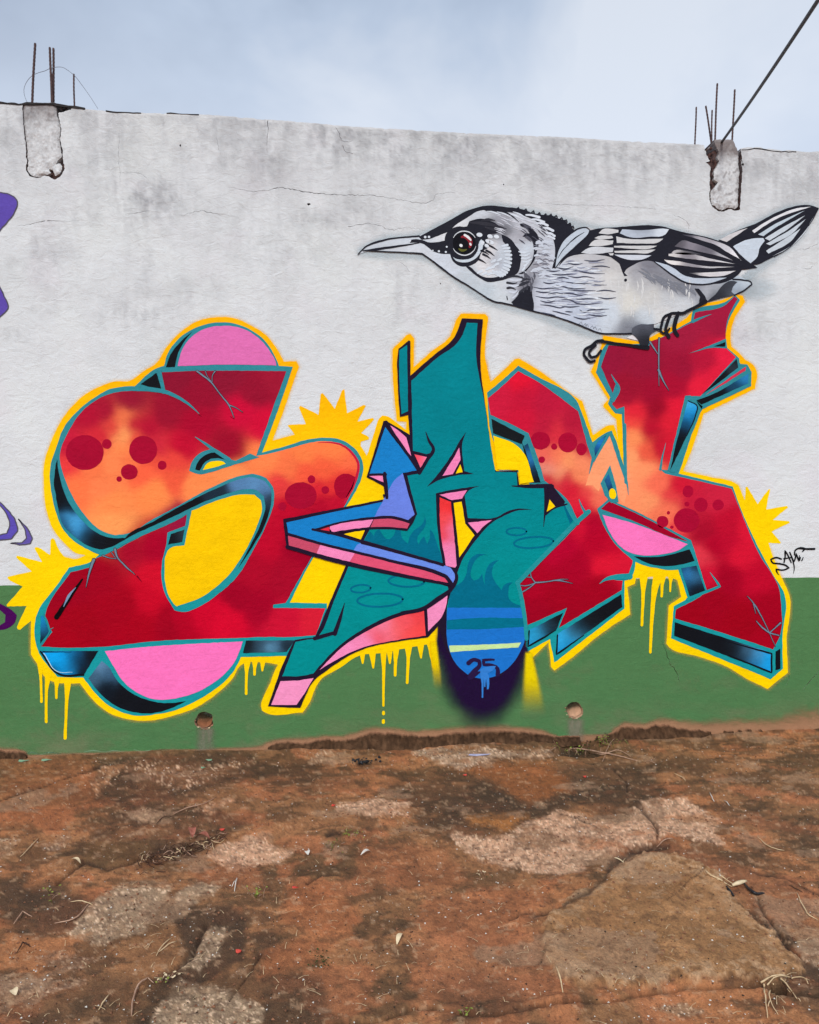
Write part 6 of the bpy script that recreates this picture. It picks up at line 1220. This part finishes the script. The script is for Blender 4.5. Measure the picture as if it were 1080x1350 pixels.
# black crumbs near the wall
cb = empty('charred_clump', GP(480, 1005), label='small clump of black charred bits near the wall foot', cat='debris')
for k in range(34):
    p = GP(random.gauss(480, 9), random.gauss(1005, 2.6), .004) - cb.location; bm = bmesh.new(); bmesh.ops.create_icosphere(bm, subdivisions=1, radius=random.uniform(.005, .012))
    for v in bm.verts: v.co = v.co * random.uniform(.7, 1.2) + p
    mm = bpy.data.meshes.new('charred_bit'); bm.to_mesh(mm); bm.free(); mm.materials.append(M_BLK); link(bpy.data.objects.new('charred_bit', mm), cb)

# weeds
def weed(px_, py_, n, spread, size, mats, label, seed, flat=False, stems=True):
    random.seed(seed); root = empty('weed_plant', GP(px_, py_), label=label, cat='weed')
    for k in range(n):
        dx = random.gauss(0, spread[0]); dy = random.gauss(0, spread[1]); p = GP(px_ + dx, py_ + dy) - root.location
        hgt = size * random.uniform(.3, 2.4) * (0.3 if flat else 1); top = p + Vector((random.gauss(0, size), random.gauss(0, size), hgt + .006))
        if stems and k % 2 == 0: tube('stem', [p, p.lerp(top, .5) + Vector((random.gauss(0, .004), 0, .004)), top], [.0016, .0013, .0008], M_TWIG if k % 3 else mats[0], root, n=3)
        L = size * random.uniform(.5, 1.1); w = L * .42; a = random.uniform(0, 6.28); ti = random.uniform(-.7, .7)
        d = Vector((math.cos(a), math.sin(a), ti)).normalized(); s_ = d.cross(Vector((0, 0, 1))).normalized() * w
        V = [top, top + d * L * .3 + s_ * .8, top + d * L * .65 + s_ * .8, top + d * L, top + d * L * .65 - s_ * .8, top + d * L * .3 - s_ * .8, top + d * L * .5 + Vector((0, 0, -.15 * L))]
        mesh_obj('leaf', V, [(0, 1, 6), (1, 2, 6), (2, 3, 6), (3, 4, 6), (4, 5, 6), (5, 0, 6)], random.choice(mats), root)
    return root
weed(768, 982, 230, (19, 4.6), .019, [M_LEAF, M_DLEAF, M_DLEAF, M_DTWIG], 'low tangled weeds growing in the dark hollow below the right drain', 1)
weed(793, 982, 60, (10, 3.0), .017, [M_LEAF, M_LEAF, M_DTWIG], 'lighter green weeds at the right end of the hollow', 2)
weed(764, 995, 16, (6, 1.6), .018, [M_LEAF], 'small bright green sprig in front of the long twig', 3)
weed(338, 1183, 14, (4, 3), .013, [M_LEAF], 'small green sprout right of the small grey concrete patch', 4)
weed(465, 1100, 26, (7, 2.5), .010, [M_LEAF], 'yellow green seedlings left of the middle of the yard', 5, True)
weed(442, 1118, 22, (5, 5), .008, [M_LEAF, M_DLEAF], 'sparse yellow green seedlings below the larger ones', 6, True)
weed(422, 1271, 46, (6, 7), .010, [M_DLEAF], 'dark green moss tuft in the lower left middle', 7, True, False)
weed(67, 1180, 10, (3, 4), .014, [M_LEAF], 'small green sprout on the mud near the left edge', 8)
weed(613, 1338, 10, (4, 2), .010, [M_LEAF], 'tiny bright seedling by the long crack at the bottom', 9, True)
weed(222, 1294, 18, (9, 2.6), .012, [M_PLEAF, M_LEAF], 'pale withered sprout beside the hooked twig', 10, True)
weed(640, 1155, 10, (5, 2), .010, [M_PLEAF, M_DLEAF], 'withered sprout below the big pale concrete patch', 11, True)
# dry grass leaning round the pit at the lower right
gc = empty('dry_grass_clump', GP(1024, 1308), label='dry straw blades leaning round the dark pit at the lower right', cat='dry grass')
for k, (s, r) in enumerate((('1003,1297 1018,1293 1042,1291', .005), ('1007,1299 1009,1318 1012,1345', .005), ('1020,1299 1014,1318 1018,1330 1026,1341', .004), ('1030,1292 1040,1308 1050,1320', .005), ('1036,1293 1034,1305 1042,1312', .004), ('1044,1291 1052,1294 1068,1296', .003), ('1060,1292 1066,1302', .004), ('1012,1300 1024,1294 1040,1292', .004), ('1050,1320 1056,1326', .003), ('1016,1322 1013,1332', .004))):
    c = curve(pts(s), 60, False, 4, .6); P = [GP(a, b_, .004 + .012 * math.sin(math.pi * q / len(c))) - gc.location for q, (a, b_) in enumerate(c)]
    tube('blade', P, [r * .6 * (1 - .6 * q / len(P)) for q in range(len(P))], M_STRAW, gc, n=4)
# ------------------------------------------------------------------ grit nobody could count
def grit(name, n, smin, smax, mat, seed, fn=None):
    r = np.random.default_rng(seed); V = []; F = []
    base = np.array([(1, 0, 0), (-.3, .95, 0), (-.7, -.8, 0), (0, .1, .8), (.1, 0, -.5)])
    fc = [(0, 1, 3), (1, 2, 3), (2, 0, 3), (1, 0, 4), (2, 1, 4), (0, 2, 4)]
    for _ in range(n):
        a = r.uniform(-150, 1230); b_ = 985 + 385 * r.random() ** 1.5
        if fn and not fn(a, b_, r): continue
        if b_ < base_y(a) + 3: continue
        c = GP(a, b_); s = smin + (smax - smin) * r.random() ** 2.5; an = r.uniform(0, 6.28); ca_, sa = math.cos(an), math.sin(an); k = len(V)
        for x, y, z in base: V.append((c.x + s * (x * ca_ - y * sa) * r.uniform(.6, 1.1), c.y + s * (x * sa + y * ca_) * r.uniform(.6, 1.1), c.z + s * .3 + s * z * .8))
        F += [tuple(q + k for q in f) for f in fc]
    return mesh_obj(name, V, F, mat, None, kind='stuff', label=None)
g1 = grit('pale_grit', 2600, .0012, .0055, M_WHT, 5); g1['label'] = 'pale grit and flecks of old paint scattered over the earth'; g1['category'] = 'grit'
g2 = grit('brown_gravel', 5500, .0015, .009, make_simple('earth_crumb', (84, 56, 40), (156, 108, 80), 60, .9, .3, .004), 6); g2['label'] = 'brown crumbs of earth scattered over the yard'; g2['category'] = 'gravel'
g3 = grit('dark_gravel', 1300, .0015, .006, make_simple('dark_crumb', (40, 32, 26), (74, 58, 46), 60, .9, .3, .004), 7); g3['label'] = 'dark crumbs scattered over the yard'; g3['category'] = 'gravel'
g4 = grit('plaster_crumbs', 2600, .002, .007, make_simple('plaster_crumb', (196, 172, 148), (228, 210, 192), 60, .9, .3, .004), 8, lambda a, b_, r: (b_ < 1014 and (540 < a < 760 or 300 < a < 460 or r.random() < .2)) or (b_ < 1060 and 110 < a < 340 and r.random() < .35)); g4['label'] = 'plaster crumbs fallen along the foot of the wall'; g4['category'] = 'plaster crumbs'
r_ = np.random.default_rng(9); V = []; F = []
for _ in range(420):
    a = r_.uniform(-100, 1180); b_ = 1005 + 350 * r_.random() ** 1.2; c = GP(a, b_, .003); L = r_.uniform(.006, .022); an = r_.uniform(0, 3.14); d = Vector((math.cos(an), math.sin(an), 0)); s = Vector((-d.y, d.x, 0)) * .0011; k = len(V); z = Vector((0, 0, .0016))
    V += [c - d * L + s, c - d * L - s, c + z * 2, c + d * L - s, c + d * L + s, c + z * 2 + s]; F += [(k, k + 1, k + 2), (k + 2, k + 3, k + 4), (k, k + 2, k + 5), (k + 2, k + 4, k + 5)]
st = mesh_obj('straw_litter', V, F, M_STRAW, None, kind='stuff', label='short bits of straw scattered over the yard'); st['category'] = 'straw'

# ------------------------------------------------------------------ overhead cable
a = W(950.5, 189, .04); d1 = ray(1080, -10); b_ = CAM + d1 * (2.75 / 1.0)
dirv = (b_ - a); P = [a + dirv * t + Vector((0, 0, -.35 * t * (1.6 - t) * .12)) for t in np.linspace(0, 1.9, 26)]
tube('overhead_cable', P, .0088, M_CABLE, None, n=8, label='thick black cable rising from the right column into the sky', cat='cable')
